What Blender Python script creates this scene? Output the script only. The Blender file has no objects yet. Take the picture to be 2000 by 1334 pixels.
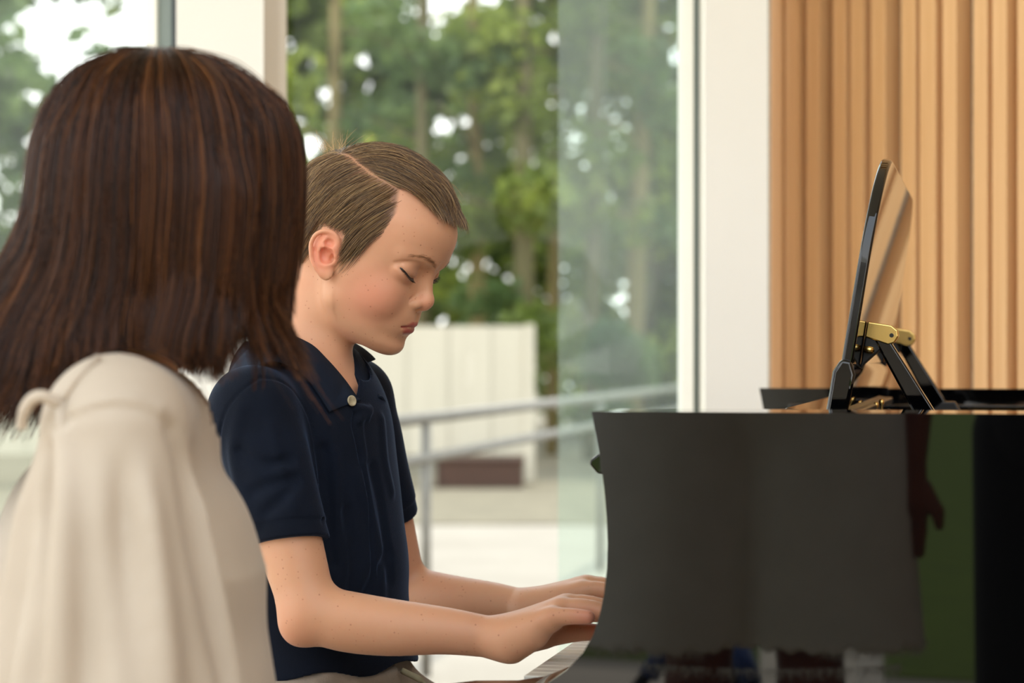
import bpy, bmesh, math, random
import numpy as np
from mathutils import Vector, Matrix
try:
    import openvdb as vdb
except Exception:
    import pyopenvdb as vdb
PI = math.pi
SC = bpy.context.scene
COL = SC.collection
# ------------------------------------------------------------------ camera
FPX = 4200.0
HOR = 693.0
CZ = 1.047
def W(px, py, d):
    """world point seen at photograph pixel (px,py) at distance d along the view"""
    return Vector(((px-1000.0)*d/FPX, d, CZ-(py-HOR)*d/FPX))
cam_d = bpy.data.cameras.new('camera'); cam = bpy.data.objects.new('camera', cam_d); COL.objects.link(cam)
cam.location = (0, 0, CZ); cam.rotation_euler = (PI/2, 0, 0)
cam_d.sensor_width = 36.0; cam_d.lens = FPX/2000*36
cam_d.shift_y = (HOR-667)/2000.0
cam_d.dof.use_dof = True; cam_d.dof.focus_distance = 2.14; cam_d.dof.aperture_fstop = 5.3
cam_d.clip_start = 0.05; cam_d.clip_end = 300
SC.camera = cam
SC.view_settings.view_transform = 'Standard'
try: SC.view_settings.look = 'None'
except Exception: pass
SC.view_settings.gamma = 1.0; SC.view_settings.use_curve_mapping = False
SC.view_settings.exposure = 0.0

# ------------------------------------------------------------------ materials
def s2l(c):
    c = c/255.0
    return c/12.92 if c <= 0.04045 else ((c+0.055)/1.055)**2.4
def rgb(r, g, b): return (s2l(r), s2l(g), s2l(b), 1.0)
class NT:
    def __init__(s, name):
        s.m = bpy.data.materials.new(name); s.m.use_nodes = True
        s.t = s.m.node_tree; s.n = s.t.nodes; s.n.clear()
        s.out = s.n.new('ShaderNodeOutputMaterial')
    def node(s, typ, **kw):
        nd = s.n.new(typ)
        for k, v in kw.items():
            if k in nd.inputs: s.set(nd.inputs[k], v)
            else: setattr(nd, k, v)
        return nd
    def set(s, sock, v):
        if isinstance(v, bpy.types.NodeSocket): s.t.links.new(v, sock)
        else: sock.default_value = v
    def link(s, a, b): s.t.links.new(a, b)
    def bsdf(s, color=(0.5, 0.5, 0.5, 1), rough=0.5, **kw):
        b = s.n.new('ShaderNodeBsdfPrincipled')
        s.set(b.inputs['Base Color'], color); s.set(b.inputs['Roughness'], rough)
        for k, v in kw.items(): s.set(b.inputs[k.replace('_', ' ')], v)
        s.link(b.outputs[0], s.out.inputs['Surface']); s.b = b
        return b
    def coord(s, which='Object', scale=(1, 1, 1), rot=(0, 0, 0)):
        tc = s.n.new('ShaderNodeTexCoord'); mp = s.n.new('ShaderNodeMapping')
        mp.inputs['Scale'].default_value = scale; mp.inputs['Rotation'].default_value = rot
        s.link(tc.outputs[which], mp.inputs['Vector']); return mp.outputs[0]
    def noise(s, vec, scale=5, detail=4, rough=0.5, out=0, dist=0.0):
        n = s.n.new('ShaderNodeTexNoise'); n.inputs['Scale'].default_value = scale
        n.inputs['Detail'].default_value = detail; n.inputs['Roughness'].default_value = rough
        n.inputs['Distortion'].default_value = dist
        s.link(vec, n.inputs['Vector']); return n.outputs[out]
    def ramp(s, fac, stops):
        r = s.n.new('ShaderNodeValToRGB'); e = r.color_ramp.elements
        while len(e) < len(stops): e.new(0.5)
        for i, (p, c) in enumerate(stops): e[i].position = p; e[i].color = c
        s.link(fac, r.inputs[0]); return r.outputs[0]
    def mix(s, fac, a, b, blend='MIX'):
        n = s.n.new('ShaderNodeMix'); n.data_type = 'RGBA'; n.blend_type = blend
        s.set(n.inputs[0], fac); s.set(n.inputs[6], a); s.set(n.inputs[7], b)
        return n.outputs[2]
    def math(s, op, a, b=0.0, clamp=False):
        n = s.n.new('ShaderNodeMath'); n.operation = op; n.use_clamp = clamp
        s.set(n.inputs[0], a); s.set(n.inputs[1], b); return n.outputs[0]
    def bump(s, h, strength=0.3, dist=0.01):
        n = s.n.new('ShaderNodeBump'); n.inputs['Strength'].default_value = strength
        n.inputs['Distance'].default_value = dist
        s.link(h, n.inputs['Height']); s.link(n.outputs[0], s.b.inputs['Normal'])
def noisy(name, c1, c2, rough=0.5, scale=8, bump=0.0, bscale=60, stretch=(1, 1, 1), bdist=0.004, **kw):
    t = NT(name); v = t.coord('Object', stretch)
    f = t.noise(v, scale, 5, 0.6)
    col = t.ramp(f, [(0.3, c1), (0.7, c2)])
    t.bsdf(col, rough, **kw)
    if bump: t.bump(t.noise(v, bscale, 3, 0.6), bump, bdist)
    return t.m

# ------------------------------------------------------------------ objects
def tag(o, label=None, cat=None, group=None, kind=None):
    if label: o['label'] = label
    if cat: o['category'] = cat
    if group: o['group'] = group
    if kind: o['kind'] = kind
    return o
def thing(name, label, cat, loc=(0, 0, 0), rz=0.0, group=None):
    o = bpy.data.objects.new(name, None); COL.objects.link(o)
    o.location = loc; o.rotation_euler = (0, 0, rz); o.empty_display_size = 0.1
    return tag(o, label, cat, group)
def link_mesh(name, me, mat=None, parent=None):
    o = bpy.data.objects.new(name, me); COL.objects.link(o)
    if mat: me.materials.append(mat)
    if parent: o.parent = parent
    return o
def smooth(me, on=True):
    me.polygons.foreach_set('use_smooth', [on]*len(me.polygons))
def obj(name, bm, mat=None, parent=None, sm=False, bevel=0.0, seg=2):
    me = bpy.data.meshes.new(name); bm.normal_update(); bm.to_mesh(me); bm.free()
    if sm: smooth(me)
    o = link_mesh(name, me, mat, parent)
    if bevel:
        m = o.modifiers.new('b', 'BEVEL'); m.width = bevel; m.segments = seg; m.limit_method = 'ANGLE'
        m.angle_limit = math.radians(35); m.harden_normals = True; smooth(me)
    return o
def np_mesh(name, V, F, mat=None, parent=None, sm=True):
    me = bpy.data.meshes.new(name); V = np.asarray(V, np.float32); F = np.asarray(F, np.int32)
    me.vertices.add(len(V)); me.vertices.foreach_set('co', V.ravel())
    k = F.shape[1]
    me.loops.add(F.size); me.loops.foreach_set('vertex_index', F.ravel())
    me.polygons.add(len(F)); me.polygons.foreach_set('loop_start', np.arange(0, F.size, k, dtype=np.int32))
    me.update(calc_edges=True); me.validate()
    if sm: smooth(me)
    return link_mesh(name, me, mat, parent)
def box(bm, x0, x1, y0, y1, z0, z1):
    vs = [bm.verts.new(p) for p in ((x0,y0,z0),(x1,y0,z0),(x1,y1,z0),(x0,y1,z0),(x0,y0,z1),(x1,y0,z1),(x1,y1,z1),(x0,y1,z1))]
    for f in ((3,2,1,0),(4,5,6,7),(0,1,5,4),(1,2,6,5),(2,3,7,6),(3,0,4,7)): bm.faces.new([vs[i] for i in f])
    return bm
def boxm(*a): return box(bmesh.new(), *a)
def prism(bm, pts, axis, a0, a1):
    """extrude a polygon; axis 'x','y','z' is the extrusion axis, pts the other two coords in order"""
    def mk(p, a):
        if axis == 'x': return (a, p[0], p[1])
        if axis == 'y': return (p[0], a, p[1])
        return (p[0], p[1], a)
    A = [bm.verts.new(mk(p, a0)) for p in pts]; B = [bm.verts.new(mk(p, a1)) for p in pts]
    n = len(pts)
    bm.faces.new(A[::-1]); bm.faces.new(B)
    for i in range(n): bm.faces.new((A[i], A[(i+1) % n], B[(i+1) % n], B[i]))
    bmesh.ops.recalc_face_normals(bm, faces=bm.faces[:])
    return bm
def tube(bm, pts, radii, n=12, cap=True):
    """swept tube through points"""
    pts = [Vector(p) for p in pts]
    if not hasattr(radii, '__len__'): radii = [radii]*len(pts)
    t0 = (pts[1]-pts[0]).normalized(); up = Vector((0, 0, 1)) if abs(t0.z) < 0.9 else Vector((0, 1, 0))
    nrm = t0.cross(up).normalized(); rings = []
    for i, p in enumerate(pts):
        a = pts[max(i-1, 0)]; b = pts[min(i+1, len(pts)-1)]; t = (b-a).normalized()
        nrm = (nrm - t*nrm.dot(t)).normalized(); bn = t.cross(nrm)
        rings.append([bm.verts.new(p + (nrm*math.cos(q)+bn*math.sin(q))*radii[i]) for q in [2*PI*k/n for k in range(n)]])
    for i in range(len(rings)-1):
        for k in range(n): bm.faces.new((rings[i][k], rings[i][(k+1) % n], rings[i+1][(k+1) % n], rings[i+1][k]))
    if cap: bm.faces.new(rings[0][::-1]); bm.faces.new(rings[-1])
    return bm
def lathe(bm, prof, c=(0, 0, 0), n=24):
    """profile [(r,z)] revolved about z"""
    rings = []
    for r, z in prof:
        rings.append([bm.verts.new((c[0]+r*math.cos(2*PI*k/n), c[1]+r*math.sin(2*PI*k/n), c[2]+z)) for k in range(n)])
    for i in range(len(rings)-1):
        for k in range(n): bm.faces.new((rings[i][k], rings[i][(k+1) % n], rings[i+1][(k+1) % n], rings[i+1][k]))
    bm.faces.new(rings[0][::-1]); bm.faces.new(rings[-1])
    return bm

# ------------------------------------------------------------------ signed distance modelling
def smin(a, b, k):
    if k <= 0: return np.minimum(a, b)
    h = np.clip(0.5+0.5*(b-a)/k, 0, 1)
    return b*(1-h)+a*h - k*h*(1-h)
def smax(a, b, k): return -smin(-a, -b, k)
def nv(v): return np.array(v, np.float32)
def sd_capsule(P, a, b, ra, rb):
    a = nv(a); b = nv(b); ab = b-a; L2 = float(ab@ab)
    h = np.clip(((P-a)@ab)/L2, 0, 1)
    return np.linalg.norm(P-a-h[:, None]*ab, axis=1) - (ra+(rb-ra)*h)
def sd_ell(P, c, r, R=None):
    q = P-nv(c)
    if R is not None: q = q@R          # R columns = axes
    r = nv(r)
    k0 = np.linalg.norm(q/r, axis=1); k1 = np.linalg.norm(q/(r*r), axis=1)
    return k0*(k0-1.0)/np.maximum(k1, 1e-9)
def sd_box(P, c, h, R=None, r=0.0):
    q = P-nv(c)
    if R is not None: q = q@R
    q = np.abs(q)-nv(h)+r
    return np.linalg.norm(np.maximum(q, 0), axis=1)+np.minimum(q.max(axis=1), 0)-r
def sdf_mesh(fn, lo, hi, vox, lip=1.0, bs=16):
    """mesh the zero set of fn(P[n,3]) inside the box lo..hi"""
    lo = nv(lo); hi = nv(hi)
    nb = np.ceil((hi-lo)/(vox*bs)).astype(int)
    bg = 0.05
    g = vdb.FloatGrid(bg)
    I = np.stack(np.meshgrid(*[np.arange(n) for n in nb], indexing='ij'), -1).reshape(-1, 3)
    C = lo+(I+0.5)*bs*vox
    dc = fn(C.astype(np.float32))
    R = vox*bs*0.5*1.7320508*1.15*lip+vox
    act = np.abs(dc) < R
    ar = np.arange(bs)
    L = np.stack(np.meshgrid(ar, ar, ar, indexing='ij'), -1).reshape(-1, 3)
    for i in np.nonzero(dc <= -R)[0]:
        o = I[i]*bs
        g.fill(tuple(int(v) for v in o), tuple(int(v) for v in o+bs-1), -bg, False)
    idx = np.nonzero(act)[0]
    for s in range(0, len(idx), 64):
        ch = idx[s:s+64]
        P = (lo + (I[ch][:, None, :]*bs + L[None])*vox).reshape(-1, 3).astype(np.float32)
        D = np.clip(fn(P), -bg, bg).reshape(len(ch), bs, bs, bs)
        for j, c in enumerate(ch):
            g.copyFromArray(np.ascontiguousarray(D[j].astype(np.float32)), ijk=tuple(int(v) for v in I[c]*bs))
    V, Q = g.convertToQuads(0.0)
    return lo+V*vox, Q[:, ::-1]
def hash_noise(P, f, seed=0):
    """cheap smooth noise from summed sines"""
    r = np.random.RandomState(seed); out = np.zeros(len(P), np.float32)
    for i in range(6):
        d = r.normal(size=3); d /= np.linalg.norm(d)
        out += np.sin(P@(d*f*(0.7+0.6*r.rand())).astype(np.float32)+r.rand()*6.28)
    return out/6
class Field:
    """a list of signed distance shapes with smooth union / subtraction, culled block by block"""
    def __init__(s): s.p = []
    def add(s, fn, c, r, k=0.01, op='u', mir=None): s.p.append((fn, nv(c), float(r), k, op))
    def cap(s, a, b, ra, rb=None, k=0.01, op='u'):
        rb = ra if rb is None else rb; a = nv(a); b = nv(b)
        s.add(lambda P: sd_capsule(P, a, b, ra, rb), (a+b)/2, np.linalg.norm(a-b)/2+max(ra, rb), k, op)
    def chain(s, pts, rad, k=0.01, op='u', k2=None):
        for i in range(len(pts)-1): s.cap(pts[i], pts[i+1], rad[i], rad[i+1], k, op)
    def ell(s, c, r, k=0.01, op='u', R=None):
        c = nv(c); r = nv(r)
        s.add(lambda P: sd_ell(P, c, r, R), c, float(r.max()), k, op)
    def __call__(s, P, cull=True):
        P = P.astype(np.float32)
        lo = P.min(0); hi = P.max(0); c = (lo+hi)/2; R = float(np.linalg.norm(hi-lo))/2
        small = R < 0.06
        d = np.full(len(P), 0.3 if small else 9.0, np.float32)
        for fn, pc, pr, k, op in s.p:
            if small:
                if np.linalg.norm(c-pc)-pr-R > 0.03+k: continue
            q = fn(P)
            if op == 'u': d = smin(d, q, k)
            elif op == 's': d = smax(d, -q, k)
            elif op == 'i': d = smax(d, q, k)
            elif op == 'disp': d = d+q
            else: d = op(d, q, P)
        return d
def field_mesh(F, lo, hi, vox, post=None):
    def fn(P):
        if len(P) > 8192:
            out = np.empty(len(P), np.float32)
            for i in range(0, len(P), 4096): out[i:i+4096] = F(P[i:i+4096])
            return out
        return F(P)
    def coarse(P):
        return F(P) if len(P) != 4096*0+len(P) else F(P)
    return sdf_mesh(fn, lo, hi, vox)
def to_world(V, O, R): return V@np.asarray(R, np.float32).T+nv(O)
def frame(yaw_to_cam, pitch_down=0.0, roll=0.0):
    """columns: forward, left (away from the camera), up"""
    ps, pt = math.radians(yaw_to_cam), math.radians(pitch_down)
    f = np.array([math.cos(pt)*math.cos(ps), -math.cos(pt)*math.sin(ps), -math.sin(pt)])
    l = np.array([math.sin(ps), math.cos(ps), 0.0]); u = np.cross(f, l)
    if roll:
        r = math.radians(roll); l, u = l*math.cos(r)+u*math.sin(r), u*math.cos(r)-l*math.sin(r)
    return np.stack([f, l, u], 1)
def vcol(o, name, C):
    a = o.data.color_attributes.new(name, 'FLOAT_COLOR', 'POINT')
    C = np.concatenate([C, np.ones((len(C), 1))], 1).astype(np.float32)
    a.data.foreach_set('color', C.ravel())
def curves_obj(name, strands, radius, mat, parent=None, tip=0.35):
    """strands: array n x m x 3"""
    S = np.asarray(strands, np.float32); n, m, _ = S.shape
    hc = bpy.data.hair_curves.new(name); hc.add_curves([m]*n)
    hc.attributes['position'].data.foreach_set('vector', S.reshape(-1)) if 'position' in hc.attributes else None
    ra = hc.attributes.get('radius') or hc.attributes.new('radius', 'FLOAT', 'POINT')
    rr = np.ones((n, 1))*np.asarray(radius).reshape(-1, 1)*np.linspace(1, tip, m)[None]
    ra.data.foreach_set('value', rr.astype(np.float32).ravel())
    o = bpy.data.objects.new(name, hc); COL.objects.link(o); hc.materials.append(mat)
    if parent: o.parent = parent
    return o
def spline(pts, n=6):
    """Catmull-Rom through rows of any width"""
    A = np.asarray(pts, float); P = np.concatenate([[2*A[0]-A[1]], A, [2*A[-1]-A[-2]]]); out = []
    for i in range(1, len(P)-2):
        for t in np.linspace(0, 1, n, endpoint=False):
            a, b, c, d = P[i-1:i+3]
            out.append(.5*((2*b)+(-a+c)*t+(2*a-5*b+4*c-d)*t*t+(-a+3*b-3*c+d)*t**3))
    out.append(A[-1]); return np.array(out)
def sd_poly(P, pts, rad):
    d = None
    for i in range(len(pts)-1):
        q = sd_capsule(P, pts[i], pts[i+1], rad[i], rad[i+1])
        d = q if d is None else np.minimum(d, q)
    return d
# ------------------------------------------------------------------ world and sun
w = bpy.data.worlds.new('world'); SC.world = w; w.use_nodes = True
wn = w.node_tree.nodes; wl = w.node_tree.links; wn.clear()
wo = wn.new('ShaderNodeOutputWorld'); wb = wn.new('ShaderNodeBackground')
tc = wn.new('ShaderNodeTexCoord'); sx = wn.new('ShaderNodeSeparateXYZ'); rp = wn.new('ShaderNodeValToRGB')
wl.new(tc.outputs['Generated'], sx.inputs[0]); wl.new(sx.outputs['Z'], rp.inputs[0])
rp.color_ramp.elements[0].position = 0.0; rp.color_ramp.elements[0].color = (1.0, 0.985, 0.94, 1)
rp.color_ramp.elements[1].position = 0.6; rp.color_ramp.elements[1].color = (0.82, 0.91, 1.0, 1)
wl.new(rp.outputs[0], wb.inputs[0]); wb.inputs[1].default_value = 2.7
wl.new(wb.outputs[0], wo.inputs[0])
sd = bpy.data.lights.new('sun', 'SUN'); sd.energy = 3.0; sd.angle = math.radians(1.5); sd.color = (1, 0.93, 0.8)
sun = bpy.data.objects.new('sun', sd); COL.objects.link(sun)
sun.rotation_euler = Vector((0.25, 0.62, 1.15)).to_track_quat('Z', 'Y').to_euler()

# ------------------------------------------------------------------ materials of the setting
M = {}
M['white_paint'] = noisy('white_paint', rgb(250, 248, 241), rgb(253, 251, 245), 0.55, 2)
M['beige_side'] = noisy('column_side_beige', rgb(178, 158, 132), rgb(186, 166, 140), 0.6, 3)
M['grey_metal'] = noisy('grey_frame_metal', rgb(120, 130, 125), rgb(132, 142, 137), 0.4, 3, Metallic=0.3)
M['dark_gasket'] = noisy('dark_gasket', rgb(40, 48, 54), rgb(48, 56, 62), 0.5, 3)
M['wood'] = None
t = NT('slat_oak'); v = t.coord('Object', (14, 14, 0.7)); f = t.noise(v, 3.0, 6, 0.6, dist=0.6)
t.bsdf(t.ramp(f, [(0.25, rgb(222, 172, 116)), (0.5, rgb(236, 190, 136)), (0.75, rgb(244, 204, 152))]), 0.45); t.bump(f, 0.15, 0.002)
M['wood'] = t.m
M['felt'] = noisy('grey_felt', rgb(150, 144, 132), rgb(176, 170, 158), 0.95, 90, 0.5, 300)
M['terrace'] = noisy('pale_concrete', rgb(140, 131, 118), rgb(152, 143, 130), 0.85, 1.6, 0.2, 40)
M['gravel'] = noisy('tan_gravel', rgb(104, 96, 78), rgb(124, 115, 94), 0.95, 3.0, 0.6, 30)
M['lawn'] = noisy('lawn_green', rgb(74, 92, 2), rgb(90, 108, 6), 0.95, 4.0, 0.8, 90)
M['interior_floor'] = noisy('pale_floor', rgb(178, 160, 134), rgb(196, 178, 152), 0.35, 2)
M['ceiling'] = noisy('ceiling_white', rgb(232, 228, 218), rgb(238, 234, 225), 0.8, 2)
M['cream_board'] = noisy('cream_board', rgb(192, 183, 163), rgb(202, 193, 173), 0.7, 2, 0.2, 30, (6, 6, .4))
M['brown_board'] = noisy('brown_board', rgb(60, 38, 27), rgb(76, 50, 36), 0.7, 8, 0.2, 30, (1, 8, 8))
M['rail'] = noisy('galvanised_rail', rgb(112, 108, 100), rgb(132, 128, 120), 0.5, 20, Metallic=0.3)
# glass: thin clear pane, no light-path tricks
def glass(name, tint, refl_rough=0.0, haze=0.0, hazecol=(0.8, 0.9, 0.86, 1)):
    t = NT(name)
    tr = t.node('ShaderNodeBsdfTransparent'); tr.inputs[0].default_value = tint
    gl = t.node('ShaderNodeBsdfGlossy'); gl.inputs['Roughness'].default_value = refl_rough
    fr = t.node('ShaderNodeFresnel'); fr.inputs[0].default_value = 1.3
    mx = t.node('ShaderNodeMixShader'); t.link(fr.outputs[0], mx.inputs[0]); t.link(tr.outputs[0], mx.inputs[1]); t.link(gl.outputs[0], mx.inputs[2])
    last = mx.outputs[0]
    if haze:
        df = t.node('ShaderNodeBsdfDiffuse'); df.inputs[0].default_value = hazecol
        tl = t.node('ShaderNodeBsdfTranslucent'); tl.inputs[0].default_value = hazecol
        ms = t.node('ShaderNodeMixShader'); ms.inputs[0].default_value = 0.5
        t.link(df.outputs[0], ms.inputs[1]); t.link(tl.outputs[0], ms.inputs[2])
        m2 = t.node('ShaderNodeMixShader'); m2.inputs[0].default_value = haze
        t.link(last, m2.inputs[1]); t.link(ms.outputs[0], m2.inputs[2]); last = m2.outputs[0]
    t.link(last, t.out.inputs['Surface']); return t.m
M['glass'] = glass('window_glass', (0.97, 0.985, 0.975, 1))
M['glass_left'] = glass('window_glass_hazed', (0.93, 0.97, 0.93, 1), haze=0.07)  # left pane: a little pale diffuse mixed into the glass
M['glass_haze'] = glass('tinted_glass_reflection_haze', (0.80, 0.92, 0.86, 1), haze=0.13)  # greenish glass; pale haze mixed in to imitate a reflection

def struct(name, bm, mat, parent=None, bevel=0.0, label=None):
    o = obj(name, bm, mat, parent, bevel=bevel)
    if parent is None: o['kind'] = 'structure'
    return o
YW = 3.62            # window plane
struct('floor', boxm(-5, 5, -3.2, 4.1, -0.12, 0.0), M['interior_floor'])
struct('ceiling', boxm(-5.5, 5.5, 0.6, 4.6, 3.1, 3.3), M['ceiling'])
struct('ground', boxm(-40, 40, 4.1, 13.6, -0.15, -0.03), M['terrace'])
struct('ground_gravel', boxm(-40, 40, 13.6, 60, -0.15, -0.02), M['gravel'])
struct('ground_paving', boxm(-40, 40, -3.6, -3.2, -0.15, -0.03), M['terrace'])
struct('ground_lawn', boxm(-40, 40, -60, -3.6, -0.15, -0.02), M['lawn'])

# columns: left one (front face and its darker beige side), right one
def X(px, y): return (px-1000.0)*y/FPX
col_l = thing('column', None, None); col_l['kind'] = 'structure'; col_l.name = 'wall_column_left'
cb = bmesh.new()
xl0, xl1 = X(344, 3.4), X(515, 3.4)
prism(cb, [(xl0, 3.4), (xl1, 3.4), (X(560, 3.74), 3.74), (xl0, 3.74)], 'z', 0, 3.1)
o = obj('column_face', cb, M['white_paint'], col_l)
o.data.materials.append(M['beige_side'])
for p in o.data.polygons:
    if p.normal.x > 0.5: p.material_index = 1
xr0, xr1 = X(1377, 3.5), X(1500, 3.5)
struct('wall_column_right', boxm(xr0, xr1, 3.5, 3.84, 0, 3.1), M['white_paint'])

# a glazed room front needs something to hold it: head beam over the panes
struct('ceiling_beam', boxm(-5.2, 5.2, YW-.10, YW+.16, 3.02, 3.10), M['white_paint'])
def window(name, x0, x1, y, frame=0.03, gm=None, left=True, right=True):
    r = thing(name, None, None, (0, 0, 0)); r['kind'] = 'structure'
    fb = bmesh.new()
    box(fb, x0, x1, y-0.03, y+0.03, 0.0, 0.06); box(fb, x0, x1, y-0.03, y+0.03, 3.04, 3.1)
    obj('window_frame', fb, M['white_paint'], r)
    gb = bmesh.new(); vs = [gb.verts.new(p) for p in ((x0, y, .05), (x1, y, .05), (x1, y, 3.05), (x0, y, 3.05))]; gb.faces.new(vs)
    obj('pane', gb, gm or M['glass'], r)
    return r
# left glazing, up to the dark mullion beside the column
w1 = window('window_1', -4.8, X(290, YW), YW, gm=M['glass_left'])
obj('mullion', boxm(X(289, YW), X(311, YW), YW-0.03, YW+0.03, 0, 3.1), M['white_paint'], w1, bevel=0.002)
obj('mullion', boxm(X(311, YW), X(339, YW), YW-0.01, YW+0.04, 0, 3.1), M['grey_metal'], w1)
obj('gasket', boxm(X(339, YW), X(348, YW), YW-0.02, YW+0.04, 0, 3.1), M['dark_gasket'], w1)
w2 = window('window_2', X(556, YW), X(1190, YW), YW)
w3 = window('window_3', X(1090, YW+.05), X(1331, YW+.05), YW+0.05, gm=M['glass_haze'])  # overlaps the clear pane; its haze stands in for a pale reflection
obj('mullion', boxm(X(1329, YW), X(1352, YW), YW-0.03, YW+0.06, 0, 3.1), M['white_paint'], w3, bevel=0.002)
obj('mullion', boxm(X(1352, YW), X(1370, YW), YW-0.01, YW+0.04, 0, 3.1), M['grey_metal'], w3)
obj('gasket', boxm(X(1370, YW), X(1380, YW), YW-0.02, YW+0.04, 0, 3.1), M['dark_gasket'], w3)

# slatted wall
ws = thing('wall_right', None, None, (X(1500, 3.9), 3.9, 0), -math.radians(50)); ws['kind'] = 'structure'
obj('felt_backing', boxm(-0.02, 1.9, 0.0, 0.06, 0, 3.1), M['felt'], ws)
def s_of(px, d0=3.9):      # along-wall coordinate of a pixel column for the slat fronts
    a = (px-1000)/FPX; x0 = X(1500, d0)
    c, s_ = math.cos(math.radians(50)), math.sin(math.radians(50))
    return (a*d0-x0)/(c+a*s_)
edges = [(1534, 1557), (1563, 1589), (1604, 1630), (1656, 1682), (1690, 1716), (1730, 1759), (1789, 1818), (1825, 1857), (1870, 1898), (1930, 1958), (1967, 1996)]
sl = [(s_of(a), s_of(b)) for a, b in edges]
per = s_of(1930)-s_of(1789)
k = sl[9][0]+0.0
while len(sl) < 36:
    j = len(sl); q = j % 3
    base = sl[j-3]
    sl.append((base[0]+per, base[1]+per))
slat0 = None
for a, b in sl:
    wd = b-a
    if slat0 is None:
        so = obj('slat', boxm(-wd/2, wd/2, -0.040, 0.0, 0, 3.1), M['wood'], ws, bevel=0.0015); slat0 = (so, wd)
        so.location.x = (a+b)/2
    else:
        o = slat0[0].copy(); COL.objects.link(o); o.parent = ws; o.location.x = (a+b)/2; o.scale.x = wd/slat0[1]

# ------------------------------------------------------------------ outside: wall, bench, rail
wx1 = X(1044, 17.8)
cw = thing('garden_wall', 'long low cream boarded wall across the terrace in front of the trees', 'wall', (0, 17.8, 0))
obj('board_panel', boxm(-9, wx1-0.02, 0, 0.12, 0.22, 1.285), M['cream_board'], cw)
cb = bmesh.new()
for i in range(24): box(cb, wx1-0.35*i-0.36, wx1-0.35*i-0.354, -0.006, 0.0, 0.22, 1.285)
obj('board_joint', cb, noisy('joint_grey', rgb(150, 143, 127), rgb(156, 149, 133), 0.8), cw)
obj('end_post', boxm(wx1-0.08, wx1, -0.02, 0.14, 0.0, 1.30), M['cream_board'], cw)
bb = thing('planter_box', 'low dark brown timber planter box at the foot of the cream wall', 'planter', (0, 17.2, 0))
obj('planter_side', boxm(X(852, 17.2), X(1022, 17.2), 0, 0.4, -0.02, 0.19), M['brown_board'], bb, bevel=0.005)
obj('planter_rim', boxm(X(848, 17.2), X(1026, 17.2), -0.02, 0.42, 0.19, 0.22), M['brown_board'], bb, bevel=0.005)
# planting kerb strip right of the wall
rl = thing('handrail', 'grey metal two-rail handrail slanting away across the terrace', 'handrail', (0, 0, 0))
A1 = W(832, 822, 7.2); dirv = (W(1320, 762, 13.6)-A1); dirv.z = 0
def rail_at(tt, z): return Vector((A1.x+dirv.x*tt, A1.y+dirv.y*tt, z))
obj('top_rail', tube(bmesh.new(), [rail_at(-0.2, .835), rail_at(1.25, .835)], 0.021, 12), M['rail'], rl, sm=True)
obj('lower_rail', tube(bmesh.new(), [rail_at(-0.2, .70), rail_at(1.25, .70)], 0.019, 12), M['rail'], rl, sm=True)
for tt in (0.0, 0.55, 1.1):
    obj('post', tube(bmesh.new(), [rail_at(tt, -0.03), rail_at(tt, .83)], 0.017, 12), M['rail'], rl, sm=True)

# ------------------------------------------------------------------ trees
t = NT('leaf'); oi = t.node('ShaderNodeObjectInfo'); v = t.coord('Object'); f = t.noise(v, 1.3, 3)
col = t.ramp(f, [(0.3, rgb(72, 88, 40)), (0.5, rgb(116, 132, 60)), (0.72, rgb(180, 190, 88))])
t.bsdf(col, 0.5); tl = t.node('ShaderNodeBsdfTranslucent'); t.link(col, tl.inputs[0])
mx = t.node('ShaderNodeMixShader'); mx.inputs[0].default_value = 0.55
t.link(t.b.outputs[0], mx.inputs[1]); t.link(tl.outputs[0], mx.inputs[2]); t.link(mx.outputs[0], t.out.inputs['Surface'])
M['leaf'] = t.m
t = NT('leaf_cool'); v = t.coord('Object'); f = t.noise(v, 1.1, 3)
col = t.ramp(f, [(0.3, rgb(68, 90, 56)), (0.5, rgb(100, 122, 70)), (0.72, rgb(144, 162, 96))])
t.bsdf(col, 0.5); tl = t.node('ShaderNodeBsdfTranslucent'); t.link(col, tl.inputs[0])
mx = t.node('ShaderNodeMixShader'); mx.inputs[0].default_value = 0.55
t.link(t.b.outputs[0], mx.inputs[1]); t.link(tl.outputs[0], mx.inputs[2]); t.link(mx.outputs[0], t.out.inputs['Surface'])
M['leaf_cool'] = t.m
M['bark'] = noisy('bark', rgb(84, 80, 52), rgb(112, 104, 70), 0.9, 6, 0.6, 12, (1, 1, .2))
M['bark_light'] = noisy('bark_light', rgb(124, 112, 72), rgb(150, 134, 90), 0.9, 6, 0.6, 12, (1, 1, .2))
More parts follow.
